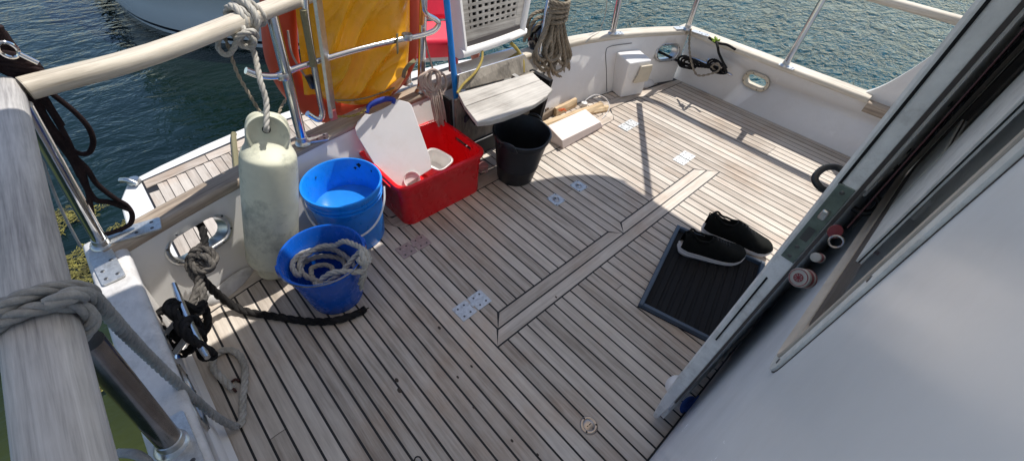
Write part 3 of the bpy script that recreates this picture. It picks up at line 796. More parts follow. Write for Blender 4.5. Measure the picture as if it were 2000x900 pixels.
# ================================================================ fender
def on_axis(b, t):
    d = (t - b).normalized(); return look(d, (1, .2, 0))
f0 = Vector((-.712, -.578, .002)); f1 = Vector((-.765, -.374, .62))
FA = look(f1 - f0, (0, 0, 1))
# local frame: z along the fender, y roughly towards the camera
zc = (f1 - f0).normalized(); tocam = (CAMLOC - f0); tocam = (tocam - zc * tocam.dot(zc)).normalized(); xs = tocam.cross(zc)
FM = Matrix((xs, tocam, zc)).transposed()
fd = thing('fender', 'large stained pale green fender hanging by rope and standing on deck', 'fender', f0)
def fsq(v, a):
    z = v.z
    if z > .515:
        t = min(1, (z - .515) / .07); t = t * t * (3 - 2 * t)
        return Vector((v.x * (1 - .0 * t), v.y * (1 - .62 * t) - .018 * t, z))
    if z < .075:
        t = 1 - z / .075
        return Vector((v.x, v.y * (1 - .25 * t), z))
    return v
prof = [(0, 0), (.036, .001), (.048, .008), (.056, .03), (.060, .055), (.066, .066), (.083, .078), (.089, .10), (.0905, .16), (.091, .3), (.0905, .44), (.088, .505), (.085, .525), (.078, .540), (.069, .556), (.067, .58), (.066, .61), (.058, .640), (.040, .658), (.014, .664), (0, .664)]
P2 = cr([(r, 0, z) for r, z in prof], .006)
mb = MB(); lathe(mb, [(max(0, p.x), p.z) for p in P2], f0, 56, FM, sq=fsq)
build('body', mb, M_FENDER, fd, smooth=70)
# dished face of the eye and its hole
mb = MB(); e0 = f0 + FM @ Vector((0, .0115, .60))
er = FM @ Matrix.Rotation(-PI / 2 + .10, 3, 'X')
lathe(mb, [(0, -.010), (.03, -.009), (.050, -.005), (.058, .001), (.062, .002), (.066, -.004), (.066, -.02)], e0 + tocam * .004 - zc * .002, 40, er, sq=lambda v, a: Vector((v.x, v.y * (1.3 if v.y > 0 else 1.0), v.z)))
build('eye', mb, M_FENDER, fd, smooth=70)
eye = f0 + FM @ Vector((.004, .012, .615))
mb = MB(); lathe(mb, [(0, .0), (.011, .0005), (.013, 0)], eye + tocam * .003, 20, er); build('hole', mb, M_HOLE, fd)
# the rope it hangs from, knotted on the wooden handrail
def rl(px, py, x): return onx(px, py, x)
mb = MB()
kx = -.90
rope(mb, [eye - tocam * .01, eye + tocam * .016 + zc * .008, rl(520, 200, -.78), rl(509, 160, -.81), rl(502, 128, -.85), rl(497, 105, -.88), rl(488, 88, -.90)], .0095, strands=3)
fr = thing('fender_rope', 'white laid rope tied round the stern handrail above the fender', 'rope', rl(480, 70, -.9))
build('strand', mb, M_ROPEW, fr, smooth=80, recalc=False)
mb = MB()
hp = Vector(onz(478, 32, .865))
def around(c, t, R, n0, n1, adv, k=40):
    t = Vector(t).normalized(); u = Vector((0, 0, 1)); s = t.cross(u).normalized(); out = []
    for i in range(k + 1):
        a = n0 + (n1 - n0) * i / k; out.append(c + s * (R[0] * math.cos(a)) + u * (R[1] * math.sin(a)) + t * adv * (i / k))
    return out
tdir = (b_ - a).normalized()
tdir = (onz(530, 17, .865) - onz(300, 105, .865)).normalized()
rope(mb, around(hp - tdir * .05, tdir, (.041, .034), -PI * .55, 2 * PI * 2 - PI * .45, .09), .0105)
rope(mb, around(hp + tdir * .04, tdir, (.042, .035), -PI * .6, 2 * PI * 3 - PI * .5, -.075), .0095)
rope(mb, around(hp - tdir * .02, tdir, (.054, .047), -PI * .5, 2 * PI - PI * .5, .05), .010)
build('rail_wrap', mb, M_ROPEW, fr, smooth=80, recalc=False)
mb = MB(); K = rl(482, 72, -.88)
def kn(px, py, dx=0): return rl(px, py, -.885 + dx)
rope(mb, [kn(470, 45), kn(478, 62, .02), kn(495, 78, .03), kn(492, 92, .02), kn(474, 90, .01), kn(462, 80, .02), kn(474, 66, .035), kn(494, 62, .02), kn(500, 74, -.01), kn(482, 88, -.01), kn(468, 78, -.005), kn(482, 58, .0)], .0095)
rope(mb, [kn(466, 82, .01), kn(455, 68, .01), kn(440, 65, .0), kn(427, 78, -.01), kn(428, 98, -.01), kn(444, 108, 0), kn(456, 96, .01), kn(462, 80, .02), kn(470, 70, .02)], .0085)
build('knot', mb, M_ROPEW, fr, smooth=80, recalc=False)
mb = MB(); rope(mb, [rl(434, 62, -.90), rl(446, 92, -.89), rl(462, 140, -.87), rl(484, 180, -.84), rl(508, 220, -.81)], .0065, strands=2)
rope(mb, [rl(558, 195, -.92), rl(550, 208, -.90), rl(545, 222, -.87)], .006, strands=2)
build('tail', mb, M_ROPET, fr, smooth=80, recalc=False)

# ================================================================ crate and what is in it
cy0, cy1 = -.02, .425
ct = thing('storage_crate', 'red plastic storage crate holding a cutting board and white tubs', 'crate', (-.75, .2, 0))
CX0, CX1 = -.955, -.606; CH = .234
def rr3(x0, x1, y0, y1, r, z, n=5):
    return [(p[0], p[1], z) for p in rrect((x0 + x1) / 2, (y0 + y1) / 2, x1 - x0, y1 - y0, r, n)]
def loops(mb, L, close0=True, close1=True, m=0):
    k = len(L[0]); vs = [v for l in L for v in l]; fs = []
    for i in range(len(L) - 1):
        for j in range(k): j2 = (j + 1) % k; fs.append((i * k + j, i * k + j2, (i + 1) * k + j2, (i + 1) * k + j))
    if close0: fs.append(tuple(range(k))[::-1])
    if close1: fs.append(tuple((len(L) - 1) * k + j for j in range(k)))
    return mb.add(vs, fs, m)
def crate_loop(e, z, r=.045):
    t = z / CH; s = .006 * (1 - t)
    x0 = CX0 + s - e + .055 * (1 - t); x1 = CX1 - s + e; y0 = cy0 + s - e; y1 = cy1 - s + e
    return rr3(x0, x1, y0, y1, r + e * .5, z)
mb = MB()
loops(mb, [crate_loop(0, .003), crate_loop(.001, .0), crate_loop(.002, .006), crate_loop(.002, .17), crate_loop(.006, .176), crate_loop(.006, .214), crate_loop(.016, .216), crate_loop(.018, .228), crate_loop(.016, .236), crate_loop(.010, .238), crate_loop(.000, .236), crate_loop(-.002, .21), crate_loop(-.004, .02), crate_loop(-.005, .008)])
cb = build('tub', mb, M_RED, ct, smooth=35)
# hand slots
for s_ in ((cy1, 1), (cy0, -1)):
    cut = MB(); box(cut, ((CX0 + CX1) / 2 + .02, s_[0], .196), (.125, .06, .022)); cutout(cb, build('cutter', cut, M_RED))
cb.data.polygons.foreach_set('use_smooth', [True] * len(cb.data.polygons)); cb.data.set_sharp_from_angle(angle=.6)
mb = MB()
for y in (.06, .17, .28, .37):
    pass
for (x, y) in ((CX1 - .006, cy0 + .075), (CX1 - .006, cy1 - .075)):
    box(mb, (x, y, .088), (.008, .05, .165))
None
# cutting board, leaning on the transom cap
cbt = thing('cutting_board', 'white plastic cutting board with blue handle leaning in the red crate', 'cutting board', (-.8, .12, .02))
b0 = onz(772, 385, .10) if False else None
def B(px, py, u):      # the board plane
    return None
# board plane through three survey points
p1 = Vector(onx(793, 362, -.70)); p2 = Vector(onx(842, 325, -.685)); p3 = Vector(onx(695, 242, -.95)); p4 = Vector(onx(808, 200, -.93))
nrm = (p2 - p1).cross(p3 - p1).normalized()
if nrm.x < 0: nrm = -nrm
def onplane(px, py, p0=p1, n=nrm):
    d = ray(px, py); t = (p0 - CAMLOC).dot(n) / d.dot(n); return CAMLOC + d * t
outl = [(765, 372), (842, 326), (846, 318), (804, 207), (798, 200), (770, 193), (757, 196), (754, 208), (735, 216), (720, 220), (716, 232), (713, 222), (700, 238), (693, 248), (696, 262), (756, 366)]
outl = [(770, 376), (843, 330), (840, 308), (804, 206), (798, 200), (775, 194), (768, 196), (764, 204), (745, 214), (722, 224), (714, 222), (698, 238), (693, 250), (697, 264), (758, 366)]
mb = MB(); top_ = [onplane(*p) for p in outl]; vs = [v for v in top_] + [v - nrm * .011 for v in top_]; k = len(outl)
mb.add(vs, [tuple(range(k)), tuple(range(k, 2 * k))[::-1]] + [(i, k + i, k + (i + 1) % k, (i + 1) % k) for i in range(k)])
build('board', mb, M_BOARD, cbt, bevel=.002, smooth=30)
mb = MB(); hp_ = [(716, 220), (721, 207), (737, 198), (755, 193), (769, 195), (768, 203)]
PH = cr([onplane(*p) - nrm * .0055 for p in hp_], .006)
sweep(mb, PH, lambda t: .0085 + .004 * math.sin(PI * t), 12); build('handle', mb, plain('dark_blue_grip', (.01, .04, .30), rough=.5, bump=.6, bscale=300), cbt, smooth=60)
# two tubs
def tub(name, label, c, r, h, rot, sq=1.0):
    t_ = thing(name, label, 'tub', c); mb = MB()
    lathe(mb, [(0, 0), (r * .8, 0), (r * .84, .004), (r, h), (r + .003, h + .002), (r + .004, h - .002), (r + .002, h - .004), (r - .003, h - .002), (r * .82, .008), (0, .006)], c, 40, rot,
          sq=lambda v, a: Vector((v.x * (1 + .12 * abs(math.cos(2 * a)) * 0 + .0) * sq, v.y, v.z)) if sq == 1 else Vector((math.copysign(abs(math.cos(a)) ** .55, math.cos(a)) * math.hypot(v.x, v.y) * sq, math.copysign(abs(math.sin(a)) ** .55, math.sin(a)) * math.hypot(v.x, v.y), v.z)))
    build('shell', mb, M_WHITEPL, t_, smooth=60)
tub('plastic_tub', 'larger square white tub lying tilted inside the crate', Vector((-.735, .235, .125)), .060, .080, rz(.3) @ ry(.12), 1.12)
tub('plastic_tub', 'small white tub lying behind the larger one at the crate corner', Vector((-.725, .095, .15)), .034, .045, rz(-.4) @ ry(.9))

# ================================================================ buckets
def bucket(name, label, c, r0, r1, h, mat, rim=.006, rings=(), lug=None, tilt=None, cat='bucket'):
    b = thing(name, label, cat, c); mb = MB()
    pr = [(0, .004), (r0 - .006, .004), (r0 - .002, 0), (r0, .006)]
    def R_(z): return r0 + (r1 - r0) * z / h
    for z, e in rings: pr += [(R_(z - .005), z - .005), (R_(z) + e, z - .003), (R_(z) + e, z + .003), (R_(z + .005), z + .005)]
    pr += [(r1, h - .018), (r1 + rim, h - .016), (r1 + rim + .002, h - .004), (r1 + rim, h), (r1, h + .001), (r1 - .003, h - .003)]
    pr += [(R_(h * .5) - .004, h * .5), (r0 - .003, .012), (0, .010)]
    lathe(mb, pr, c, 72, tilt, sq=lug)
    return b, build('shell', mb, mat, b, smooth=40)
bc = Vector((-.728, -.212, 0))
b1, s1 = bucket('bucket', 'bright blue bucket with white handle and water in it beside the fender', bc, .126, .149, .295, M_BLUE1, rings=((.255, .006), (.235, .006)))
mb = MB(); lathe(mb, [(0, 0), (.139, 0), (.1395, .001)], bc + Vector((0, 0, .165)), 48)
build('water', mb, M_WATERIN, b1, smooth=30)
mb = MB()
hd = [onz(590, 392, .25), onz(600, 412, .23), onz(625, 432, .20), onz(662, 446, .165), onz(700, 440, .165), onz(725, 425, .18), onz(741, 400, .215), onz(743, 368, .25)]
cc_ = bc
def outward(p, rad): 
    v = Vector((p.x - cc_.x, p.y - cc_.y, 0)); v = v.normalized() * rad; return Vector((cc_.x + v.x, cc_.y + v.y, p.z))
ang0, ang1 = math.radians(-118), math.radians(58)
hd = []
for i in range(15):
    t = i / 14; a = ang0 + (ang1 - ang0) * t; z = .255 - .135 * math.sin(PI * t) ** .8
    hd.append(bc + Vector((math.cos(a) * .159, math.sin(a) * .159, z)))
tube(mb, hd, .0045, sec=10); build('handle', mb, plain('white_handle_plastic', (.72, .73, .75), rough=.3), b1)
mb = MB()
for (a, z, r_, w) in ((2.2, .268, .1475, .010), (2.33, .252, .146, .006), (1.75, .262, .147, .005), (-2.75, .255, .146, .004), (1.0, .262, .147, .003)):
    c = bc + Vector((math.cos(a) * (r_ - .0045), math.sin(a) * (r_ - .0045), z)); lathe(mb, [(0, .0012), (w * .6, .001), (w, 0)], c, 9, look((-math.cos(a), -math.sin(a), .1)), sq=lambda v, a: Vector((v.x * (1 + .5 * math.sin(a * 3)), v.y * (1 + .4 * math.cos(a * 5)), v.z)))
build('dirt_spot', mb, M_HOLE, b1)

b2c = Vector((-.472, -.428, 0))
def spout(v, a):
    return v
b2, s2 = bucket('bucket', 'small deep blue bucket in front with white laid rope inside', b2c, .098, .139, .242, M_BLUE2, rings=((.222, .003),))
mb = MB()
hh = [b2c + Vector((math.cos(a) * .157, math.sin(a) * .157, .232 - .045 * abs(math.sin(PI * i / 16)))) for i, a in ((i, math.radians(60 + 175 * i / 16)) for i in range(17))]
hh = []
for i in range(17):
    t = i / 16; a = math.radians(78 - 180 * t); hh.append(b2c + Vector((math.cos(a) * .147, math.sin(a) * .147, .225 + .022 * math.sin(PI * t))))
tube(mb, hh, .0028, sec=8); build('handle', mb, M_STEELDARK, b2)
mb = MB()
for sgn in (78, -102):
    a = math.radians(sgn); box(mb, b2c + Vector((math.cos(a) * .145, math.sin(a) * .145, .226)), (.014, .03, .035), rz(a))
build('lug', mb, M_BLUE2, b2, bevel=.004)
def inb(r, deg, z): z = z if (z > .235 or -30 <= deg <= 60) else z - .035; a = math.radians(deg); return b2c + Vector((r * .95 * math.cos(a), r * .95 * math.sin(a), z))
mb = MB()
rope(mb, [inb(.07, 20, .06), inb(.10, 60, .10), inb(.10, 110, .15), inb(.105, 150, .19), inb(.115, -160, .215), inb(.118, -125, .225), inb(.10, -100, .21), inb(.11, -150, .18), inb(.105, 170, .16), inb(.10, 130, .13), inb(.06, 90, .11)], .0105)
rope(mb, [inb(.03, -90, .12), inb(.085, -110, .19), inb(.10, -140, .215), inb(.09, 170, .225), inb(.085, 130, .23), inb(.09, 95, .24), inb(.115, 70, .25), inb(.145, 52, .268), inb(.165, 45, .262), inb(.168, 42, .23)], .0105)
rope(mb, [inb(.02, 100, .09), inb(.07, 160, .13), inb(.08, -150, .16), inb(.06, -90, .15), inb(.075, -30, .16), inb(.09, 20, .20), inb(.12, 45, .235), inb(.155, 50, .262), inb(.172, 40, .245), inb(.165, 28, .20), inb(.162, 20, .165)], .010)
# hitch hanging over the rim
rope(mb, [inb(.150, 34, .262), inb(.168, 30, .256), inb(.176, 38, .235), inb(.168, 50, .225), inb(.150, 56, .248), inb(.152, 44, .270), inb(.172, 34, .262), inb(.180, 28, .235), inb(.166, 22, .232), inb(.130, 10, .240), inb(.105, -8, .238), inb(.10, -30, .215)], .0105)
rope(mb, [inb(.165, 34, .235), inb(.166, 30, .19), inb(.150, 26, .14), inb(.146, 24, .115)], .0085, fray=.002)
tag(build('laid_rope', mb, M_ROPEW, smooth=80, recalc=False), 'white laid rope coiled in the small blue bucket and hitched over its rim', 'rope')

bk = Vector((-.592, .640, 0)); tl = rx(-.0) @ ry(.08)
def tub_lug(v, a):
    z = v.z
    if z > .22:
        k = max(0, math.cos(2 * (a - .45))) ** 6 * (z - .22) / .06
        return Vector((v.x, v.y, z + .012 * k))
    return v
b3, s3 = bucket('bucket', 'black rubber bucket standing under the teak seat', bk, .096, .138, .285, M_BLACKBUCKET, rim=.007, rings=((.10, .0015), (.255, .003)), lug=tub_lug, tilt=tl)
mb = MB(); q = [(-.02, -.142, .268), (.02, -.135, .290), (.05, -.110, .270), (.055, -.14, .282)]
for sa in (-70, 110):
    a = math.radians(sa); mb2 = [bk + tl @ Vector((math.cos(a + d) * .149, math.sin(a + d) * .149, z)) for d, z in ((-.30, .262), (-.2, .29), (0, .298), (.2, .29), (.30, .262))]
    tube(mb, mb2, .0055, sec=8)
build('grip', mb, M_BLACKBUCKET, b3)

# scrub brush lying between the crate and the black bucket
br = thing('scrub_brush', 'pink scrub brush lying between the crate and the black bucket', 'brush', (-.66, .5, 0))
c = onz(938, 322, .05); mb = MB()
lathe(mb, [(0, .012), (.018, .011), (.026, .004), (.026, -.004), (0, -.006)], c, 24, rz(.6) @ rx(.3), sq=lambda v, a: Vector((v.x * 1.7, v.y, v.z)))
build('back', mb, M_PINK, br)
mb = MB(); rr = random.Random(5)
for i in range(160):
    a = rr.uniform(0, 6.28); e = math.sqrt(rr.random()) * .024; q = c + rz(.6) @ rx(.3) @ Vector((e * 1.7 * math.cos(a), e * math.sin(a), -.005)); w = q + Vector((rr.uniform(-.004, .008), rr.uniform(-.004, .004), -.03))
    sweep(mb, [q, w], .0009, 3, cap=False)
build('bristles', mb, plain('pale_pink_bristle', (.75, .50, .46), rough=.7), br, smooth=0)

# ================================================================ seat, its back rest, and what stands round it
se = thing('fold_down_seat', 'grey teak fold down seat of two boards over the black bucket', 'seat', (-.75, .66, .4))
SZ = .40
so = [onz(893, 178, SZ), onz(900, 196, SZ), onz(929, 238, SZ), onz(975, 231, SZ), onz(1010, 221, SZ), onz(1045, 204, SZ), onz(1068, 188, SZ), onz(1078, 175, SZ), onz(1040, 143, SZ)]
so = [onz(*p, SZ) for p in ((895, 182), (932, 239), (955, 237), (985, 229), (1015, 218), (1045, 203), (1068, 187), (1079, 174), (1041, 142))]
j0, j1 = onz(908, 208, SZ), onz(1056, 156, SZ)
f = [so[0], j0, j1, so[8]]; r_ = [j0 + (j1 - j0) * 0, so[1], so[2], so[3], so[4], so[5], so[6], so[7], j1]
def slab(mb, pts, t, sh=Vector((0, 0, 0))):
    k = len(pts); vs = [p + sh for p in pts] + [p + sh - Vector((0, 0, t)) for p in pts]
    mb.add(vs, [tuple(range(k)), tuple(range(k, 2 * k))[::-1]] + [(i, k + i, k + (i + 1) % k, (i + 1) % k) for i in range(k)])
n_ = (j1 - j0).cross(Vector((0, 0, 1))).normalized() * .0015
if (so[0] - j0).dot(n_) < 0: n_ = -n_
mb = MB(); slab(mb, [p + n_ for p in f], .022); slab(mb, [p - n_ for p in r_], .022)
build('seat_board', mb, M_SEATWOOD, se, bevel=.003)
mb = MB()
for px, py in ((935, 200), (1040, 170)):
    c = onz(px, py, SZ - .03); box(mb, c + Vector((-.03, 0, 0)), (.24, .025, .02))
build('bracket', mb, M_STEELDULL, se)
lk = thing('seat_locker', 'weathered plywood locker front under the teak seat', 'locker', (-.9, .7, 0))
mb = MB(); prism(mb, [(.46, .10), (1.0, .10), (1.0, .372), (.46, .372)], -.875, -.86, 'x'); build('front_panel', mb, M_PLY, lk)
mb = MB(); prism(mb, [(.45, .002), (1.005, .002), (1.005, .098), (.45, .098)], -.872, -.845, 'x'); build('lower_panel', mb, plain('slate_grey_panel', (.045, .045, .045), rough=.7, var=.3), lk, bevel=.003)
mb = MB(); prism(mb, [(-1.0, .0), (-.80, .0), (-.74, .37), (-1.0, .37)], .995, 1.025, 'y'); prism(mb, [(-.96, .0), (-.865, .0), (-.875, .375), (-.98, .375)], .435, .45, 'y'); build('side_panel', mb, M_RUBBER, lk, bevel=.003)
mb = MB(); tube(mb, [(-.843, .46, .101), (-.843, .99, .101)], .003, sec=6); build('edging', mb, M_WHITEPL, lk)
# upper weathered board and polished tray behind the seat
ub = thing('gate_board', 'weathered board under the polished steel tray behind the seat', 'board', (-1.0, .75, .4))
mb = MB(); mb.add([onx(892, 178, -.90), onx(1043, 140, -.90), onx(1022, 108, -.945), onx(895, 146, -.945)], [(0, 1, 2, 3)]); o = build('panel', mb, M_PLY, ub, smooth=0); o.modifiers.new('t', 'SOLIDIFY').thickness = .012
tq = [onx(893, 148, -.94), onx(1022, 108, -.94), onx(1008, 92, -1.03), onx(888, 128, -1.03)]
ty = thing('steel_tray', 'polished steel tray below the white seat back', 'tray', tq[0])
mb = MB(); mb.add(tq, [(0, 1, 2, 3)]); o = build('plate', mb, M_STEEL, ty, smooth=0); o.modifiers.new('t', 'SOLIDIFY').thickness = .004
mb = MB(); tube(mb, [tq[0], tq[1]], .006, sec=8); tube(mb, [tq[0], tq[3]], .006, sec=8); build('rolled_edge', mb, M_STEEL, ty)
# back rest: white moulded frame around a teak lattice
bkx = thing('lattice_seat_back', 'white moulded seat back with a teak lattice insert above the tray', 'seat back', (-1.06, .86, .5))
def sb(px, py, d=0): return onx(px, py, -1.03 - (0) + d)
# local plane axes from the lower and upper corners
q0 = sb(901, 104); q1 = sb(1014, 64); q2 = sb(886, -14, -.07); q3 = sb(1033, -40, -.07)
def BL(u, v, d=0):      # bilinear on the seat back, u across, v up, d proud of it
    p = q0.lerp(q1, u).lerp(q2.lerp(q3, u), v); return p + bn * d
bn = (q1 - q0).cross(q2 - q0).normalized()
if bn.x < 0: bn = -bn
def barB(mb, u0, v0, u1, v1, w, d0, d1):
    a, b = BL(u0, v0), BL(u1, v1); t = (b - a).normalized(); s = t.cross(bn).normalized() * (w / 2)
    vs = [a - s + bn * d0, a + s + bn * d0, b + s + bn * d0, b - s + bn * d0, a - s + bn * d1, a + s + bn * d1, b + s + bn * d1, b - s + bn * d1]
    mb.add(vs, [(0, 3, 2, 1), (4, 5, 6, 7), (0, 1, 5, 4), (1, 2, 6, 5), (2, 3, 7, 6), (3, 0, 4, 7)])
mb = MB()
# frame: lower lip, side wings
prof_ = [(-.03, -.05), (-.03, .035), (-.012, .045), (.0, .04), (.03, .012), (.03, -.05)]
def wing(u0, sgn):
    vs = []; n = 14
    for i in range(n + 1):
        v = -.04 + 1.15 * i / n
        for du, d in ((0, .0), (.0, .016), (-.02, .034), (-.05, .036), (-.085, .01), (-.10, -.05), (-.03, -.05)):
            vs.append(BL(u0 + sgn * -du * -1 if False else u0 + (-sgn) * (-du) * -1 if False else u0 + sgn * (-du), v, d))
    k = 7; mb.add(vs, [(i * k + j, i * k + (j + 1) % k, (i + 1) * k + (j + 1) % k, (i + 1) * k + j) for i in range(n) for j in range(k)] + [tuple(range(k)), tuple(n * k + j for j in range(k))])
wing(.06, -1); wing(.97, 1)
vs = []; n = 20; sec_ = [(.09, .0), (.09, .014), (.05, .034), (-.02, .040), (-.07, .03), (-.10, -.01), (-.06, -.05)]
for i in range(n + 1):
    u = -.03 + 1.09 * i / n
    for v, d in sec_: vs.append(BL(u, v + .02 * math.sin(PI * i / n) * -1, d))
k = 7; mb.add(vs, [(i * k + j, i * k + (j + 1) % k, (i + 1) * k + (j + 1) % k, (i + 1) * k + j) for i in range(n) for j in range(k)] + [tuple(range(k)), tuple(n * k + j for j in range(k))])
build('frame', mb, M_GEL, bkx, smooth=60)
mb = MB(); mb.add([BL(.0, 0, -.022), BL(1, 0, -.022), BL(1, 1.1, -.022), BL(0, 1.1, -.022)], [(0, 1, 2, 3)]); build('backing', mb, M_RUBBER, bkx, smooth=0)
mb = MB()
barB(mb, .06, .24, .97, .24, .062, -.006, .008)
barB(mb, .11, .17, .11, 1.1, .034, -.0055, .0085); barB(mb, .92, .17, .92, 1.1, .04, -.0052, .0088)
barB(mb, .2, 1.12, .9, 1.12, .05, -.006, .008)
for i in range(9):
    u = .185 + .68 * i / 8 ; barB(mb, u, .2, u, 1.1, .014, -.004, .0068)
for j in range(7):
    v = .435 + .108 * j; barB(mb, .11, v, .92, v, .0135, -.006, .0072)
build('lattice', mb, M_SEATWOOD, bkx, smooth=0)
mb = MB(); barB(mb, .06, .105, .97, .105, .03, .004, .0135); build('dark_batten', mb, M_DARKSEAL, bkx)
# hoses and lines at the seat
mb = MB(); tube(mb, [onx(998, 84, -1.0), onx(1012, 100, -.97), onx(1021, 118, -.93), onx(1022, 142, -.90)], .0095)
tag(build('yellow_hose', mb, M_YROPE), 'thick yellow hose curling down to the back edge of the seat', 'hose')
mb = MB(); tube(mb, [onx(942, 98, -1.0), onx(941, 118, -.96), onx(928, 142, -.92), onx(905, 165, -.89), onx(893, 182, -.87)], .0062)
tag(build('yellow_hose', mb, M_YROPE), 'thin olive hose running from the seat back to the blue pole', 'hose')
# blue pole
mb = MB(); sweep(mb, [onx(868, -40, -1.0), onx(882, 100, -.965), onx(897, 250, -.93)], .0145, 16)
bp_ = thing('boat_hook', 'long blue pole leaning beside the teak seat', 'pole', onx(897, 250, -.93)); build('shaft', mb, M_BLUEPOLE, bp_)
mb = MB(); sweep(mb, [onx(896, 236, -.93), onx(899, 262, -.925)], .017, 16); build('end_sleeve', mb, M_BLUEPOLE, bp_)
mb = MB(); tube(mb, [onx(900, 200, -.86), onx(915, 225, -.85), onx(928, 243, -.84)], .006); box(mb, onx(912, 230, -.85), (.01, .05, .03), rz(.5))
tag(build('umbrella', mb, plain('dark_purple_cloth', (.03, .015, .03), rough=.8)), 'dark folded cloth strip beside the blue pole under the seat', 'cloth')
# pale hank of line with hanging tails
hk = thing('line_hank', 'pale pinkish hank of thin line hanging between gate post and blue pole', 'line hank', onx(848, 140, -.97))
mb = MB(); hx = -.965; rr = random.Random(11)
for i in range(19):
    a = rr.uniform(-1, 1); w = 4 + 24 * abs(a); o_ = a * 9 - 3
    L = rr.uniform(40, 56)
    pts = [onx(846 + o_ * .2, 136, hx), onx(846 + o_ - w * .5, 150, hx + rr.uniform(0, .02)), onx(847 + o_ * 1.2 - w * .35, 136 + L * .7, hx + .02), onx(852 + o_ * .8, 136 + L, hx + rr.uniform(.01, .03)), onx(856 + o_ * .9 + w * .4, 136 + L * .65, hx + .02), onx(852 + o_ * .5 + w * .5, 148, hx + rr.uniform(.0, .025)), onx(847, 136, hx)]
    tube(mb, pts, .0058, step=.008, sec=8)
build('loops', mb, M_ROPEP, hk, smooth=70)
mb = MB()
for i in range(13):
    o_ = -17 + 34 * i / 12 + rr.uniform(-1.5, 1.5)
    tube(mb, [onx(850 + o_ * .5, 160 + rr.uniform(0, 10), hx + .01), onx(857 + o_ * .75, 200, hx + .03 + rr.uniform(0, .012)), onx(865 + o_ * .8, 232 + rr.uniform(0, 16), hx + .045 + rr.uniform(0, .015))], .0055, step=.012, sec=8)
build('tails', mb, M_ROPEP, hk, smooth=70)
mb = MB(); tube(mb, [onx(828, 55, -1.0), onx(833, 90, -.99), onx(845, 134, -.965)], .0042); tube(mb, [onx(834, 142, -.955), onx(848, 136, -.945), onx(862, 146, -.955)], .006); build('hanger', mb, M_ROPEP, hk)
# tan rope bundle and the outboard motor behind it
cx = -1.02
cl = thing('rope_coil', 'tan coiled rope hanging in long loops right of the seat back', 'rope coil', onx(1088, 30, cx))
mb = MB(); rr = random.Random(4)
for i, (xo, yb2) in enumerate([(-22, 128), (-15, 138), (-8, 133), (2, 158), (8, 162), (14, 124), (-3, 120), (5, 140), (-18, 118), (11, 150)]):
    w = 15; d = rr.uniform(0, .04)
    pts = [onx(1086 + xo * .35, 20, cx + d), onx(1083 + xo * .9 - w * .3, 70, cx + .01 + d), onx(1081 + xo * 1.2 - w * .8, yb2 - 18, cx + .02 + d), onx(1083 + xo * 1.25 - w * .2, yb2, cx + .025 + d), onx(1087 + xo * 1.2 + w * .7, yb2 - 14, cx + .02 + d), onx(1088 + xo * .9 + w * .3, 72, cx + .015 + d), onx(1090 + xo * .4, 22, cx + .01 + d)]
    rope(mb, pts, .0112, strands=3, step=.010)
build('loops', mb, M_ROPET, cl, smooth=80, recalc=False)
mb = MB(); c = onx(1091, 20, cx + .03)
for i in range(5):
    z = .024 * (i - 2); pts = [c + Vector((.045 * math.cos(a), .06 * math.sin(a), z + .006 * math.sin(a * 1.0 + i))) for a in [2 * PI * j / 14 for j in range(14)]]
    rope(mb, pts, .0112, closed=True, step=.010)
rope(mb, [c + Vector((.0, -.05, .05)), c + Vector((.03, 0, .08)), c + Vector((0, .06, .06)), c + Vector((-.02, .02, .10))], .0088)
build('wrap', mb, M_ROPET, cl, smooth=80, recalc=False)
cl2 = thing('rope_coil', 'grey rope draped behind the tan coil on the steel post', 'rope coil', onx(1050, 40, -1.12))
mb = MB(); x2 = -1.12
rope(mb, [onx(1062, 22, x2), onx(1045, 26, x2), onx(1034, 38, x2), onx(1028, 60, x2), onx(1024, 82, x2)], .011)
rope(mb, [onx(1070, 34, x2), onx(1050, 36, x2 + .02), onx(1038, 50, x2 + .02), onx(1030, 75, x2 + .02)], .011)
rope(mb, [onx(1075, 48, x2), onx(1058, 44, x2 + .03), onx(1044, 58, x2 + .03), onx(1036, 80, x2)], .011)
build('loops', mb, M_ROPET, cl2, smooth=80, recalc=False)
stanchion('stern stanchion carrying the tan rope coil', onz(1052, 112, CT), onx(1078, -40, -1.16), .014)
om = thing('outboard_motor', 'glossy black outboard motor clamped behind the stern', 'outboard motor', onx(1055, 70, -1.08))
mb = MB(); c = onx(1054, 72, -1.10)
lathe(mb, [(0, .07), (.04, .068), (.075, .05), (.09, .02), (.09, -.03), (.075, -.06), (.05, -.075), (0, -.078)], c, 36, rz(.5) @ rx(.15), sq=lambda v, a: Vector((v.x * .8, v.y * .95, v.z)))
build('cowl', mb, plain('gloss_black_cowl', (.008, .008, .009), rough=.12, coat=.5), om)
mb = MB(); c2 = onx(1050, 100, -1.07); lathe(mb, [(0, .03), (.05, .028), (.06, .01), (.055, -.05), (.03, -.09), (0, -.10)], c2, 28, rx(.4), sq=lambda v, a: Vector((v.x * .7, v.y, v.z))); box(mb, c2 + Vector((-.02, .02, -.10)), (.05, .06, .12))
build('bracket', mb, M_STEELDARK, om)
mb = MB(); rope(mb, [onx(1064, 134, -1.0), onx(1062, 146, -.99), onx(1058, 158, -.985)], .006, strands=2)
tag(build('short_line', mb, M_ROPEK, smooth=80, recalc=False), 'short dark line end hanging below the outboard motor', 'line')

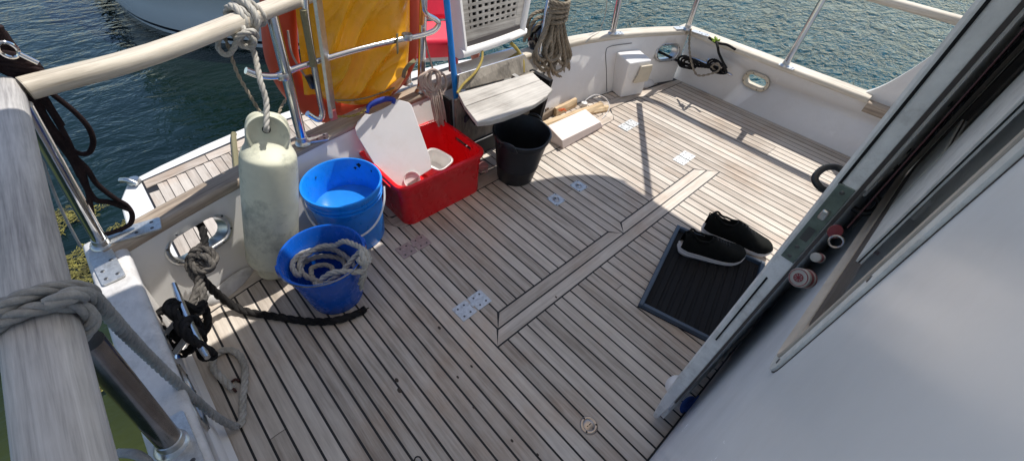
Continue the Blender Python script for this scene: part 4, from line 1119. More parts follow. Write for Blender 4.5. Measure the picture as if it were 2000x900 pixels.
# ================================================================ vent box, cleats and far lines
vb = thing('vent_box', 'white moulded vent box with cream flap standing against the stern bulwark', 'vent box', (-.83, 1.9, 0))
B0, B1, B2 = onz(1211, 192), onz(1254, 184), onz(1191, 180)
u = (B1 - B0).normalized(); w_ = Vector((-u.y, u.x, 0))
if w_.x > 0: w_ = -w_
W = (B1 - B0).length; D0 = .13
mb = MB(); H = .262
lo = [B0, B1, B1 + w_ * D0, B0 + w_ * D0]
hi = [B0 + w_ * .0 + u * .0, B1 - u * .005, B1 + w_ * (D0 + .03) - u * .005, B0 + w_ * (D0 + .03)]
vs = lo + [p + Vector((0, 0, H - .012 if i < 2 else H)) for i, p in enumerate(hi)]
mb.add(vs, [(0, 3, 2, 1), (4, 5, 6, 7), (0, 1, 5, 4), (1, 2, 6, 5), (2, 3, 7, 6), (3, 0, 4, 7)])
build('body', mb, M_GEL, vb, bevel=.012, seg=4)
mb = MB(); c = B0.lerp(B1, .80)
fr_ = -w_ * .012
pts = [(.50, .222, .004), (.99, .222, .004), (1.0, .19, .008), (.99, .105, .003), (.42, .105, .003), (.34, .11, .003), (.44, .16, .008)]
vs = [B0 + u * (W * a) - w_ * (.0 + d) + Vector((0, 0, z)) for a, z, d in pts] + [B0 + u * (W * a) - w_ * (.014 + d) + Vector((0, 0, z)) for a, z, d in pts]
k = len(pts); mb.add(vs, [tuple(range(k)), tuple(range(k, 2 * k))[::-1]] + [(i, (i + 1) % k, k + (i + 1) % k, k + i) for i in range(k)])
build('flap', mb, M_CREAM, vb, bevel=.004)

def cleat(label, c, d, n_, L, mat=M_STEEL, group='horned mooring cleats on the bulwarks', h=.045):
    d = Vector(d).normalized(); n_ = Vector(n_).normalized(); c = Vector(c)
    t_ = thing('mooring_cleat', label, 'cleat', c, group); mb = MB()
    P_ = [c + d * (x * L / 2) + n_ * (h + .010 * abs(x) ** 2) for x in (-1, -.8, -.4, 0, .4, .8, 1)]
    sweep(mb, cr(P_, .008), lambda t: .006 + .007 * math.sin(PI * max(.02, min(.98, t))) ** .6, 14); build('horns', mb, mat, t_, smooth=60)
    for s in (-1, 1):
        mb = MB(); sweep(mb, [c + d * (s * L * .13), c + d * (s * L * .12) + n_ * (h)], .009, 12); lathe(mb, [(.02, 0), (.02, .004), (.009, .01)], c + d * (s * L * .13), 16, look(n_)); build('foot', mb, mat, t_)
    return t_
cleat('long steel cleat wound with black rope inside the near bulwark', Vector((-.457, -.917, .195)), (1, 0, 0), (0, 1, .8), .33, h=.092)
cleat('long steel cleat on the far bulwark holding black and olive ropes', ony(1388, 128, FY - .045) + Vector((0, .045, 0)), (1, 0, -.02), (0, -1, 0), .34)

def kp(px, py, y): return ony(px, py, y)
# near mooring rope: fairlead -> knot -> cleat, and its tail over the deck
mr = thing('mooring_rope', 'thick black mooring rope knotted at the near fairlead and wound on the cleat', 'mooring rope', onz(390, 510, .2))
mb = MB()
def q_(px, py, z): return onz(px, py, z)
R0 = .013
fpt = onx(398, 452, -.80)
rope(mb, [fpt + Vector((-.14, -.01, -.06)), fpt + Vector((-.04, 0, .0)), fpt + Vector((.0, .0, .01)), q_(400, 470, .26), q_(398, 490, .255)], R0)
build('lead', mb, M_ROPEK, mr, smooth=80, recalc=False)
mb = MB()
rope(mb, [q_(398, 478, .26), q_(378, 492, .25), q_(368, 515, .225), q_(380, 540, .205), q_(392, 555, .20), q_(398, 585, .19), q_(392, 606, .185), q_(378, 612, .19)], R0, fray=.0015)
rope(mb, [q_(372, 498, .262), q_(392, 486, .275), q_(414, 492, .265), q_(420, 508, .245), q_(408, 518, .24), q_(390, 512, .25), q_(376, 520, .24)], R0, fray=.0015)
rope(mb, [q_(386, 500, .27), q_(404, 502, .27), q_(416, 518, .25), q_(404, 528, .235), q_(386, 530, .24), q_(374, 508, .26), q_(390, 496, .275)], R0 * .9, fray=.0015)
rope(mb, [q_(394, 520, .245), q_(388, 552, .21), q_(380, 580, .20), q_(372, 596, .20)], R0 * .95, fray=.0015)
build('knot', mb, M_ROPEKG, mr, smooth=80, recalc=False)
mb = MB()
CC = Vector((-.46, -.88, .24))
for i, (dx, tw) in enumerate(((-.05, .5), (.045, -.5), (-.02, -.3), (.06, .3))):
    pts = [CC + Vector((dx + .055 * math.cos(a) * (1 + .1 * i) + tw * .02 * math.sin(a), .012 * math.cos(a * 2) + .02 + .006 * i, .062 * math.sin(a) - .02 + .01 * tw)) for a in [2 * PI * j / 12 for j in range(12)]]
    rope(mb, pts, R0 * .95, closed=True)
rope(mb, [q_(392, 588, .19), q_(404, 612, .15), q_(404, 640, .12), q_(388, 662, .12), q_(362, 690, .14), q_(335, 680, .17), q_(326, 655, .19), q_(345, 640, .2), q_(372, 636, .19)], R0)
rope(mb, [q_(310, 612, .20), q_(330, 598, .21), q_(360, 596, .22), q_(385, 604, .2), q_(398, 590, .19)], R0)
rope(mb, [q_(306, 618, .19), q_(312, 640, .18), q_(336, 650, .19), q_(352, 668, .18), q_(336, 694, .15)], R0)
build('turns', mb, M_ROPEK, mr, smooth=80, recalc=False)
mb = MB()
rope(mb, [q_(392, 540, .21), q_(405, 556, .17), q_(422, 572, .11), q_(440, 586, .06), q_(462, 600, .022), q_(490, 610, .014), q_(540, 618, .013), q_(600, 627, .013), q_(650, 626, .013), q_(690, 615, .013), q_(714, 603, .014)], .0145, fray=.001, step=.010)
build('tail', mb, M_ROPEK, mr, smooth=80, recalc=False)
mb = MB()
c = q_(716, 603, .014)
for i in range(26):
    d = Vector((noise.noise(Vector((i, 1, 1))), noise.noise(Vector((i, 5, 1))) + .3, noise.noise(Vector((i, 9, 1))) * .5)) * .03
    sweep(mb, [c, c + d], .0022, 4)
build('frayed_end', mb, M_ROPEK, mr)

# far mooring rope
fm = thing('mooring_rope', 'black mooring rope from the far oval fairlead to the far cleat', 'mooring rope', ony(1370, 130, 2.38))
mb = MB(); Y0 = FY - .05
rope(mb, [onx(1262, 95, -.95), onx(1274, 97, -.83), onx(1292, 104, -.79), ony(1315, 115, 2.33), ony(1330, 122, Y0), ony(1350, 128, Y0 - .02), ony(1385, 132, Y0 - .02), ony(1408, 138, Y0)], .0095)
for i in range(3):
    rope(mb, [ony(1326 + i * 6, 114 + i * 2, Y0 - .02), ony(1338 + i * 8, 110 + i * 4, Y0 - .04), ony(1350 + i * 6, 120 + i * 2, Y0 - .045), ony(1344 + i * 5, 132 + i, Y0 - .04), ony(1328 + i * 4, 128 + i, Y0 - .02)], .0085, closed=True)
rope(mb, [ony(1345, 120, Y0 - .03), ony(1372, 126, Y0 - .035), ony(1400, 132, Y0 - .02), ony(1412, 140, Y0 - .03)], .009)
build('strand', mb, M_ROPEK, fm, smooth=80, recalc=False)
mb = MB()
for i in range(3):
    cc_ = ony(1398 + i * 3, 127 + i * 4, Y0 - .015 * i); pts = [cc_ + Vector((.058 * math.cos(a), -.010 * math.sin(2 * a), .028 * math.sin(a))) for a in [2 * PI * j / 12 for j in range(12)]]
    rope(mb, pts, .0075, closed=True)
build('turns', mb, M_ROPEK, fm, smooth=80, recalc=False)
ol = thing('thin_line', 'olive grey line looped from the far corner over the far cleat', 'line', ony(1350, 60, 2.4))
mb = MB(); rope(mb, [onz(1349, 57, CT + .02), ony(1346, 90, 2.33), ony(1350, 120, 2.31), ony(1357, 141, 2.31), ony(1366, 148, 2.31), ony(1386, 145, 2.32), ony(1402, 139, 2.34), ony(1406, 130, 2.35), ony(1400, 124, 2.35), ony(1390, 130, 2.35), ony(1396, 138, 2.36)], .0085, strands=2)
build('strand', mb, M_ROPET, ol, smooth=80, recalc=False)
mb = MB(); tube(mb, [onz(1398, 80, CT + .01), onz(1402, 92, CT + .005), ony(1404, 104, 2.36), ony(1412, 122, 2.36), ony(1419, 134, 2.35)], .008); tube(mb, [onz(1385, 74, CT + .004), onz(1400, 84, CT + .012), onz(1420, 88, CT + .004), onz(1436, 97, CT + .003)], .008)
tag(build('black_strap', mb, M_ROPEK), 'black strap coming over the far cap rail down to the cleat', 'strap')
mb = MB(); rr = random.Random(2); c = onz(1397, 80, CT + .016)
for i in range(10): 
    d = Vector((rr.uniform(-1, 1), rr.uniform(-1, 1), rr.uniform(0, .8))).normalized() * .03; tube(mb, [c - d * .3, c + d * .5, c + d], .0035, sec=6)
tag(build('green_knot', mb, M_GREEN), 'bright yellow green knotted twine on the far cap rail', 'knot')
mb = MB(); tube(mb, [onx(1188, -20, -1.05), onx(1182, 30, -1.06), onx(1170, 64, -1.05)], .0028, sec=6); tube(mb, [onz(1170, 64, CT), onz(1152, 74, CT + .004), onz(1144, 84, CT + .003)], .0025, sec=6)
tag(build('fishing_line', mb, M_ROPEW), 'thin white line dropping to the stern cap rail in open air', 'line')

# grey braided rope on the near handrail and the laid rope lying on deck
gb = thing('braided_rope', 'thick grey rope wrapped round the near handrail and leading down to the deck', 'rope', onz(100, 620, .9))
mb = MB(); tdir = Vector((1, 0, 0)); RB = .0098
c = Vector(((onz(90, 620, .87)).x, -.883, .865))
rope(mb, around(c + Vector((-.035, 0, 0)), tdir, (.048, .036), -PI * .5, 2 * PI * 2 - PI * .45, .062, 90), RB, pitch=.07)
rope(mb, around(c + Vector((.035, 0, 0)), tdir, (.056, .047), -PI * .5, 2 * PI * 1 - PI * .5, -.075, 40), RB, pitch=.07)
rope(mb, [onz(2, 640, .82), onz(10, 668, .80), onz(20, 700, .78), onz(34, 730, .74)], RB, pitch=.07, fray=.003)
build('rail_wrap', mb, M_ROPEG, gb, smooth=80, recalc=False)
mb = MB()
lead = [onz(95, 596, .905), onz(140, 576, .905), onz(178, 580, .87), onz(210, 612, .80), onz(250, 655, .68), onz(295, 700, .52), onz(340, 742, .40), onz(385, 783, .24), onz(425, 815, .10), onz(452, 830, .03), onz(466, 832, .016)]
rope(mb, lead, .0118, pitch=.09, strands=4)
build('lead', mb, M_ROPEG, gb, smooth=80, recalc=False)
mb = MB()
rope(mb, [onz(466, 832, .014), onz(474, 815, .0125), onz(474, 780, .0115), onz(478, 745, .0115), onz(478, 715, .0115), onz(468, 694, .0115), onz(450, 683, .0115), onz(430, 686, .0115), onz(417, 700, .0115), onz(417, 718, .0115), onz(430, 735, .0115), onz(444, 748, .0115), onz(455, 759, .0115)], .0115)
tag(build('laid_rope', mb, M_ROPEW, smooth=80, recalc=False), 'cream laid rope end lying in a loop on the near planks', 'rope')
mb = MB(); lathe(mb, [(0, .001), (.008, .001), (.009, -.004)], onz(457, 762, .012), 10, look((.3, -1, .2))); tube(mb, [onz(452, 745, .006), onz(460, 740, .006), onz(467, 744, .005)], .004)
tag(build('rope_tape', mb, plain('brown_tape', (.06, .02, .015), rough=.6)), 'dark brown taped tip beside the cream rope loop', 'tape')
mb = MB(); tube(mb, [onz(230, 884, .40), onz(262, 886, .42), onz(285, 898, .40), onz(300, 920, .38)], .009)
tag(build('grey_line', mb, M_ROPEG), 'short grey line curling beside the near cap rail at the frame edge', 'line')
mb = MB(); tube(mb, [onz(808, 902, .004), onz(812, 892, .014), onz(820, 892, .014), onz(826, 902, .004)], .0022, sec=8)
tag(build('wire_ring', mb, M_BLACK), 'small black wire ring on the nearest planks', 'ring')

# dark cords bundled over the corner of the handrails
dc = thing('cord_bundle', 'bundle of dark brown cords with a shackle tied at the handrail corner', 'cord bundle', onx(40, 150, -.80))
X_ = -.80
def cx_(px, py, x=X_): return onx(px, py, x)
mb = MB(); rr = random.Random(8)
RC = .0065
tube(mb, [cx_(0, 62), cx_(12, 80), cx_(26, 100), cx_(30, 118)], .011)
tube(mb, [cx_(-10, 50), cx_(8, 100), cx_(20, 130), cx_(36, 146)], .013)
for i in range(5):
    o_ = i * 7 - 14
    tube(mb, [cx_(-20, 110 + o_), cx_(10, 128 + o_ * .9), cx_(40, 148 + o_ * .5, X_ + .012), cx_(58, 168 + o_ * .3, X_ + .01)], RC * 1.1)
for i in range(4):
    a_ = rr.uniform(-4, 4); c0 = cx_(22, 148)
    pts = [c0 + Vector((.02 * math.sin(a * 2), .052 * math.cos(a), .036 * math.sin(a) + .012 * (i - 1.5))) for a in [2 * PI * j / 12 for j in range(12)]]
    tube(mb, pts, RC * 1.15, closed=True, step=.008)
build('knot', mb, M_CORD, dc, smooth=70)
mb = MB()
tube(mb, [cx_(40, 150), cx_(78, 165), cx_(110, 190), cx_(145, 218), cx_(172, 248), cx_(182, 275), cx_(176, 296), cx_(160, 301), cx_(140, 292), cx_(112, 262), cx_(88, 226), cx_(70, 190), cx_(50, 160)], RC, step=.008)
tube(mb, [cx_(30, 155), cx_(60, 190), cx_(95, 240), cx_(130, 290), cx_(152, 330), cx_(166, 360), cx_(186, 390), cx_(215, 395), cx_(255, 410)], RC * 1.2, step=.008)
tube(mb, [cx_(10, 165), cx_(45, 190), cx_(80, 235), cx_(118, 275), cx_(150, 310), cx_(170, 330), cx_(190, 360), cx_(225, 388), cx_(246, 400), cx_(258, 418), cx_(255, 436), cx_(240, 446), cx_(215, 455), cx_(202, 459)], RC * 1.05, step=.008)
tube(mb, [cx_(20, 160), cx_(50, 175), cx_(90, 205), cx_(126, 262), cx_(146, 304), cx_(160, 330), cx_(172, 375), cx_(178, 410), cx_(180, 440)], RC, step=.008)
tube(mb, [cx_(0, 172), cx_(40, 186), cx_(78, 215), cx_(104, 262), cx_(140, 310), cx_(158, 345)], RC * 1.3, step=.008)
tube(mb, [cx_(34, 148), cx_(76, 178), cx_(104, 220), cx_(120, 245)], RC * 1.2, step=.008)
build('cords', mb, M_CORD, dc, smooth=70)
mb = MB(); c = cx_(16, 98, X_ + .03)
pts = [c + Vector((.004 * math.sin(a), .014 * math.cos(a), .018 * math.sin(a))) for a in [2 * PI * j / 10 for j in range(10)]]
tube(mb, pts, .004, closed=True, sec=8); tube(mb, [c + Vector((0, .012, -.012)), c + Vector((.005, .03, -.035))], .006); build('shackle', mb, M_STEEL, dc)
# thin clear line hanging behind the near handrail
mb = MB(); tube(mb, [cx_(68, 212), cx_(80, 300), cx_(104, 372), cx_(130, 430), cx_(158, 482)], .0035)
tag(build('thin_line', mb, M_ROPEG), 'thin grey line hanging behind the corner stanchion', 'line')

# ================================================================ firewood and foam block by the seat
def hexa(mb, lo4, hi4):
    mb.add(lo4 + hi4, [(3, 2, 1, 0), (4, 5, 6, 7), (0, 1, 5, 4), (1, 2, 6, 5), (2, 3, 7, 6), (3, 0, 4, 7)])
A_, Bq, Cq = onz(1100, 291), onz(1178, 248), onz(1074, 262)
uu = (Bq - A_); ww = Vector((-uu.y, uu.x, 0)).normalized()
if ww.x > 0: ww = -ww
blk = thing('foam_block', 'brilliant white block with pale pink sides lying on deck beside the black bucket', 'block', A_)
mb = MB(); hB = .062
T0, T1, T2, T3 = onz(1112, 262, hB), onz(1171, 236, hB), onz(1143, 210, hB), onz(1066, 238, hB)
lo4 = [A_, Bq, Bq + (T2 - T1) * .9, A_ + (T3 - T0) * .8]
hexa(mb, lo4, [onz(1098, 275, hB), onz(1173, 238, hB), onz(1143, 213, hB), onz(1070, 245, hB)])
build('block', mb, M_FOAM, blk, bevel=.004)
def log(label, p0, p1, w, h, seed, mat):
    d = (p1 - p0); L = d.length; t = d.normalized(); s = Vector((-t.y, t.x, 0)); mb = MB(); rnd = random.Random(seed)
    sec = [(-w / 2, 0), (w / 2, 0), (w * .55, h * .5), (w * .2, h), (-w * .3, h * .95), (-w * .55, h * .45)]
    n = 9; vs = []
    for i in range(n + 1):
        c = p0 + t * (L * i / n)
        for j, (a, b) in enumerate(sec):
            e = .006 * noise.noise(Vector((i * .7, j * 2.1, seed))); vs.append(c + s * (a * (1 + e * 20)) + Vector((0, 0, max(0, b * (1 + e * 25)) if j > 1 else 0)) )
    k = 6
    mb.add(vs, [(i * k + j, i * k + (j + 1) % k, (i + 1) * k + (j + 1) % k, (i + 1) * k + j) for i in range(n) for j in range(k)] + [tuple(range(k)), tuple(n * k + j for j in range(k))])
    o = build('firewood', mb, mat, smooth=25); tag(o, label, 'firewood', 'split firewood beside the foam block'); return o
log('long split firewood piece touching the foam block, with a dark slot', onz(1060, 252, .0), onz(1172, 212, .0), .055, .045, 3, M_LOG)
log('orange brown firewood board against the bulwark under the white wire', onz(1120, 226, .0), onz(1186, 214, .0), .05, .03, 9, M_LOG)
log('grey barky firewood stick tucked against the stern bulwark', onz(1062, 226, .0), onz(1090, 208, .0), .03, .05, 5, M_BARK)
log('dark barky firewood stick nearest the locker', onz(1050, 240, .0), onz(1078, 222, .0), .035, .04, 15, M_BARK)
log('short pale firewood stick behind the split pieces', onz(1082, 226, .0), onz(1122, 206, .0), .035, .055, 7, M_LOG)
mb = MB(); rr = random.Random(6); c = onz(1098, 216, .06)
for i in range(7):
    d = Vector((rr.uniform(-.02, .02), rr.uniform(-.03, .03), rr.uniform(-.01, .02))); tube(mb, [c - d, c + d * .3 + Vector((0, 0, .01)), c + d], .0025, sec=5)
tag(build('orange_twine', mb, plain('orange_twine_fibre', (.72, .13, .03), rough=.8)), 'tangle of orange twine on the firewood', 'twine')
mb = MB(); tube(mb, [onz(1128, 216, .02), onz(1140, 200, .07), onz(1160, 186, .09), onz(1180, 190, .08), onz(1190, 205, .05), onz(1186, 220, .02), onz(1176, 232, .005)], .0022, sec=6)
tag(build('wire_loop', mb, M_WHITEPL), 'thin white wire arching over the firewood', 'wire')
mb = MB(); lathe(mb, [(0, .03), (.02, .028), (.024, .015), (.022, 0)], onz(1140, 208, .0), 20)
tag(build('bottle_cap', mb, M_WHITEPL), 'small pale cap between firewood and bulwark', 'cap')

# ================================================================ deck hardware
def hinge(label, c, ang, L=.145, W=.073, mat=M_HINGE, group='steel butt hinges let into the deck'):
    h_ = bpy.data.objects.new('hinge', None); COL.objects.link(h_); h_.location = c; h_['label'] = label; h_['group'] = group; h_.parent = deck; R3 = rz(ang)
    for s in (-1, 1):
        mb = MB(); prism(mb, rrect(s * (L / 4 + .002), 0, L / 2 - .004, W, .002, 2), 0, .0028)
        mb.v = [tuple(R3 @ Vector(v) + Vector(c)) for v in mb.v]
        build('leaf', mb, mat, h_)
    mb = MB(); box(mb, Vector(c) + Vector((0, 0, .0035)), (.012, .022, .006), R3); build('knuckle', mb, mat, h_, bevel=.0015)
    mb = MB()
    for x in (-.38, -.17, .17, .38):
        for y in ((-.28, .28) if abs(x) > .3 or True else (0,)):
            lathe(mb, [(0, .0004), (.003, .0006), (.0045, .0002)], Vector(c) + R3 @ Vector((x * L, y * W + (.01 if abs(x) < .3 else 0) * 0, .0029)), 10)
    build('screw', mb, M_SCREW, h_)
hinge('bright steel hinge on the open planks at the hatch corner', onz(922, 596, .0005), PI / 2 + .02)
hinge('dull hinge coloured with red reflection, half in shadow at the corner of the red crate', onz(806, 482, .0005) + Vector((.0, .005, 0)), PI / 2 + .02, mat=plain('red_reflection_steel', (.42, .34, .32), rough=.5, metal=.3, var=.2, scale=60))  # red reflection off the crate is put into this hinge's colour
hinge('sunlit hinge beside the firewood and vent box', onz(1228, 245, .0005), PI / 2 + .02)
hinge('sunlit hinge at the far end of the hatch border', onz(1336, 309, .0005), PI / 2 + .02)
def lift(label, c):
    t_ = thing('hatch_pull', label, 'hatch pull', c, 'flush hatch pulls')
    mb = MB(); prism(mb, [(c.x + p[0], c.y + p[1]) for p in rrect(0, 0, .072, .068, .004, 3)], 0.0004, .003); build('plate', mb, M_HINGE, t_)
    mb = MB(); prism(mb, [(c.x + p[0], c.y + p[1]) for p in rrect(0, 0, .046, .032, .015, 5)], .0031, .0036); build('recess', mb, plain('recess_grey', (.45, .45, .45), rough=.4, metal=.5), t_)
    mb = MB(); tube(mb, [c + Vector((.016 * math.cos(a), .013 * math.sin(a), .005)) for a in [2 * PI * i / 16 for i in range(16)]], .002, sec=8, closed=True); build('ring', mb, M_STEEL, t_)
    mb = MB(); lathe(mb, [(0, .0042), (.006, .004), (.0065, .0036)], c + Vector((-.008, 0, .001)), 14)
    for x, y in ((-.03, -.028), (.03, -.028), (.03, .028), (-.03, .028)): lathe(mb, [(0, .0005), (.003, .0004), (.004, 0)], c + Vector((x, y, .003)), 8)
    build('screw', mb, M_SCREW, t_)
lift('flush hatch pull nearer to the blue buckets', onz(1086, 390))
lift('flush hatch pull nearer to the vent box', onz(1130, 364))
dfc = onz(1150, 830)
df = thing('deck_filler', 'round steel deck filler cap with a key slot in the near planks', 'deck filler', dfc)
mb = MB(); lathe(mb, [(0, .0035), (.0175, .0035), (.0185, .0028), (.0195, .0035), (.025, .0038), (.0285, .0025), (.030, .0)], dfc, 40); build('cap', mb, plain('worn_bronze_steel', (.42, .36, .31), rough=.28, metal=1, var=.12, scale=60), df, smooth=40)
mb = MB(); b2_ = rz(1.45)
for x, l in ((-.006, .006), (.0045, .009)): box(mb, dfc + b2_ @ Vector((x, 0, .0037)), (l, .0026, .0006), b2_)
for i in range(3):
    a = i * 2.09 + .9; lathe(mb, [(0, .0006), (.0026, .0005), (.0034, 0)], dfc + Vector((.024 * math.cos(a), .024 * math.sin(a), .0036)), 10)
build('slot', mb, M_HOLE, df)
# letters stamped on the ring, too worn to read in the picture: two short bars of marks
mb = MB()
for a0 in (1.6, 4.7):
    for i in range(5):
        a = a0 + (i - 2) * .16; box(mb, dfc + Vector((.0222 * math.cos(a), .0222 * math.sin(a), .0039)), (.0022, .001, .0003), rz(a))
build('stamped_mark', mb, plain('engraved_dark', (.25, .2, .18), rough=.6), df)

# ================================================================ mat and shoes
mt = thing('door_mat', 'black ribbed rubber mat with a blue grey edge under the black shoes', 'mat', (.42, .75, 0))
m0, m1, m2, m3 = [Vector(v) for v in ((.196, .985, 0), (.344, .452, 0), (.742, .560, 0), (.592, 1.095, 0))]
def mp(u, v, z=0): return m0.lerp(m1, u).lerp(m3.lerp(m2, u), v) + Vector((0, 0, z))
mb = MB(); hexa(mb, [mp(0, 0), mp(1, 0), mp(1, 1), mp(0, 1)], [mp(0, 0, .006), mp(1, 0, .006), mp(1, 1, .006), mp(0, 1, .006)]); build('base', mb, M_RUBBER, mt)
mb = MB()
for (a, b, c, d) in ((-.0, -.0, 1.0, .045), (0, .955, 1, 1.0), (-.0, .045, .03, .955), (.972, .045, 1.0, .955)):
    hexa(mb, [mp(a, b, .003), mp(c, b, .003), mp(c, d, .003), mp(a, d, .003)], [mp(a, b, .026), mp(c, b, .026), mp(c, d, .026), mp(a, d, .026)])
build('edge', mb, M_MATRIM, mt, bevel=.003)
mb = MB()
for i in range(9):
    v = .10 + .095 * i
    hexa(mb, [mp(.035, v, .004), mp(.965, v, .004), mp(.965, v + .07, .004), mp(.035, v + .07, .004)], [mp(.035, v, .0105), mp(.965, v, .0105), mp(.965, v + .06, .0105), mp(.035, v + .06, .0105)])
build('rib', mb, M_RUBBER, mt, bevel=.002)

def shoe(label, heel, toe, side, z0=0, L=None):
    """side +1: inner edge on the +y' side"""
    heel = Vector((heel.x, heel.y, 0)); toe = Vector((toe.x, toe.y, 0)); d = toe - heel; L = d.length; d.normalize()
    s = Vector((-d.y, d.x, 0)); t_ = thing('shoe', label, 'shoe', (heel.x, heel.y, z0), 'pair of black trainers with white soles')
    def W(t): return 1.08 * interp([(0, .018), (.03, .027), (.12, .033), (.3, .035), (.5, .039), (.7, .047), (.82, .046), (.92, .037), (.98, .020), (1, .006)], t)
    def off(t): return side * interp([(0, 0), (.3, -.002), (.5, -.004), (.75, .004), (1, .014)], t)
    def pt(t, w, z): return heel + d * (L * t) + s * (off(t) + w) + Vector((0, 0, z0 + z))
    def outline(e, z, zf=None, n=48, t0=0, t1=1):
        out = []
        for i in range(n):
            a = 2 * PI * i / n
            t = .5 - .5 * math.cos(a); w = W(t) + e * (1 if t > .02 else .6); sg = 1 if a < PI else -1
            tt = t + (e / L) * (-math.cos(a))
            out.append(pt(tt, sg * w * (abs(math.sin(a)) ** .12 if .0 < t < 1 else 1), z(t) if callable(z) else z))
        return out
    lift_ = lambda t: .018 * max(0, (t - .78) / .22) ** 2 + .006 * max(0, (.12 - t) / .12)
    th = lambda t: .036 - .013 * min(1, t * 1.6)
    mb = MB()
    wav = lambda t, a: 0
    loops(mb, [outline(-.004, lambda t: lift_(t)), outline(.001, lambda t: lift_(t) + .003), outline(.003, lambda t: lift_(t) + th(t) * .45), outline(.0, lambda t: lift_(t) + th(t) * .55), outline(.003, lambda t: lift_(t) + th(t) * .75), outline(.0015, lambda t: lift_(t) + th(t)), outline(-.006, lambda t: lift_(t) + th(t) + .001)])
    build('sole', mb, M_SOLE, t_, smooth=50)
    # upper: cross-sections along the shoe, opening left at the ankle
    mb = MB(); n = 44; m = 22; vs = []
    def H(t): return interp([(0, .068), (.04, .088), (.10, .092), (.2, .076), (.34, .076), (.42, .092), (.5, .088), (.62, .072), (.78, .055), (.9, .043), (.97, .026), (1, .006)], t)
    for i in range(n + 1):
        t = i / n; w = W(min(.995, max(.005, t))) - .001; h = H(t); zb = lift_(t) + th(t)
        op = 1 if .045 < t < .44 else 0; ow = interp([(.04, .004), (.10, .020), (.25, .026), (.36, .020), (.44, .003)], t)
        for j in range(m + 1):
            a = PI * j / m; cw = math.cos(a); sh_ = math.sin(a)
            x = math.copysign(abs(cw) ** .75, cw) * w; z = h * sh_ ** .62
            if op:
                # pinch the top open: the two rims stop at +-ow, the middle sinks into the shoe
                if abs(x) < ow:
                    k_ = abs(x) / ow; z = z * (k_ ** .6) * .9 + (.1 if k_ > .8 else 0) * 0 - .022 * (1 - k_); 
            vs.append(pt(t, x, zb + z - .001))
    mb.add(vs, [(i * (m + 1) + j, i * (m + 1) + j + 1, (i + 1) * (m + 1) + j + 1, (i + 1) * (m + 1) + j) for i in range(n) for j in range(m)])
    build('upper', mb, M_SHOE, t_, smooth=60, recalc=False)
    mb = MB()
    col = []
    for i in range(24):
        a = 2 * PI * i / 24; t = .245 - .20 * math.cos(a) ; wv = (interp([(.04, .002), (.08, .017), (.25, .027), (.36, .020), (.44, .004)], t)) * (1 if math.sin(a) >= 0 else -1) * min(1, abs(math.sin(a)) * 3)
        col.append(pt(t, wv, lift_(t) + th(t) + H(t) * (1.0 if t < .12 else .97) - .0))
    tube(mb, col, .005, closed=True, sec=8, step=.006); build('collar', mb, M_SHOE, t_)
    mb = MB(); h0 = pt(.035, 0, .098); tube(mb, [pt(.05, 0, .085), pt(-.005, 0, .108), pt(-.012, 0, .122), pt(.02, 0, .118), pt(.05, 0, .098)], .0022, sec=6)
    build('heel_loop', mb, M_SHOE, t_)
    mb = MB()
    for i in range(5):
        t = .47 + .052 * i; w = .017 - .001 * i; z = lift_(t) + th(t) + H(t) * .93
        tube(mb, [pt(t - .006, -w, z - .004), pt(t, 0, z + .008), pt(t + .008, w, z - .004)], .0022, sec=6); tube(mb, [pt(t + .012, -w, z - .006), pt(t + .002, 0, z + .006), pt(t - .006, w, z - .004)], .0022, sec=6)
    tube(mb, [pt(.46, 0, .098), pt(.42, .004, .112), pt(.40, .0, .118), pt(.40, -.004, .110), pt(.44, -.002, .095)], .002, sec=6)
    build('lace', mb, M_BLACK, t_)
    return t_
shoe('nearer black trainer standing on the rubber mat', onz(1322, 488, .012), onz(1449, 511, .012), 1, .012)
shoe('black trainer behind its mate, heel beside the mat edge', onz(1368, 452, .01), onz(1500, 494, .01), -1, .010)

# ================================================================ cabin bulkhead with window
BX = .706
bh = thing('cabin_bulkhead', 'glossy white cabin wall with a beige trimmed window beside the open door', 'cabin wall', (BX, 0, 0))
mb = MB(); wy0, wy1, wz0, wz1 = -.225, .34, .955, 1.62
mb2 = []
prism(mb, [(-1.6, -.03), (wy0, -.03), (wy0, 2.0), (-1.6, 2.0)], BX, BX + .05, 'x')
prism(mb, [(wy0, -.03), (wy1, -.03), (wy1, wz0), (wy0, wz0)], BX, BX + .05, 'x')
prism(mb, [(wy0, wz1), (wy1, wz1), (wy1, 2.0), (wy0, 2.0)], BX, BX + .05, 'x')
prism(mb, [(wy1, -.03), (2.43, -.03), (2.43, 2.0), (wy1, 2.0)], BX, BX + .05, 'x')
build('panel', mb, M_GELGLOSS, bh, smooth=0)
mb = MB(); prism(mb, [(-1.5, .0005), (2.43, .0005), (2.43, .008), (-1.5, .008)], BX - .006, BX - .0005, 'x'); build('base_seal', mb, M_CAULK, bh)
wn = build('window_frame', loops(MB(), [[(BX + x, p[0], p[1]) for p in rrect((wy0 + wy1) / 2, (wz0 + wz1) / 2, wy1 - wy0 + e * 2, wz1 - wz0 + e * 2, .02 + max(e, -.018), 6)] for e, x in ((.012, .0005), (.012, -.007), (.009, -.008), (.004, -.0045), (.0, -.003), (-.020, -.003), (-.020, .02))], False, False), M_TRIM, bh, smooth=40)
mb = loops(MB(), [[(BX + x, p[0], p[1]) for p in rrect((wy0 + wy1) / 2, (wz0 + wz1) / 2, wy1 - wy0 + e * 2, wz1 - wz0 + e * 2, .02 + e, 6)] for e, x in ((.030, .0005), (.030, -.004), (.028, -.005), (.0125, -.005))], False, False)
build('outer_flange', mb, M_DOORPAINT, wn, smooth=40)
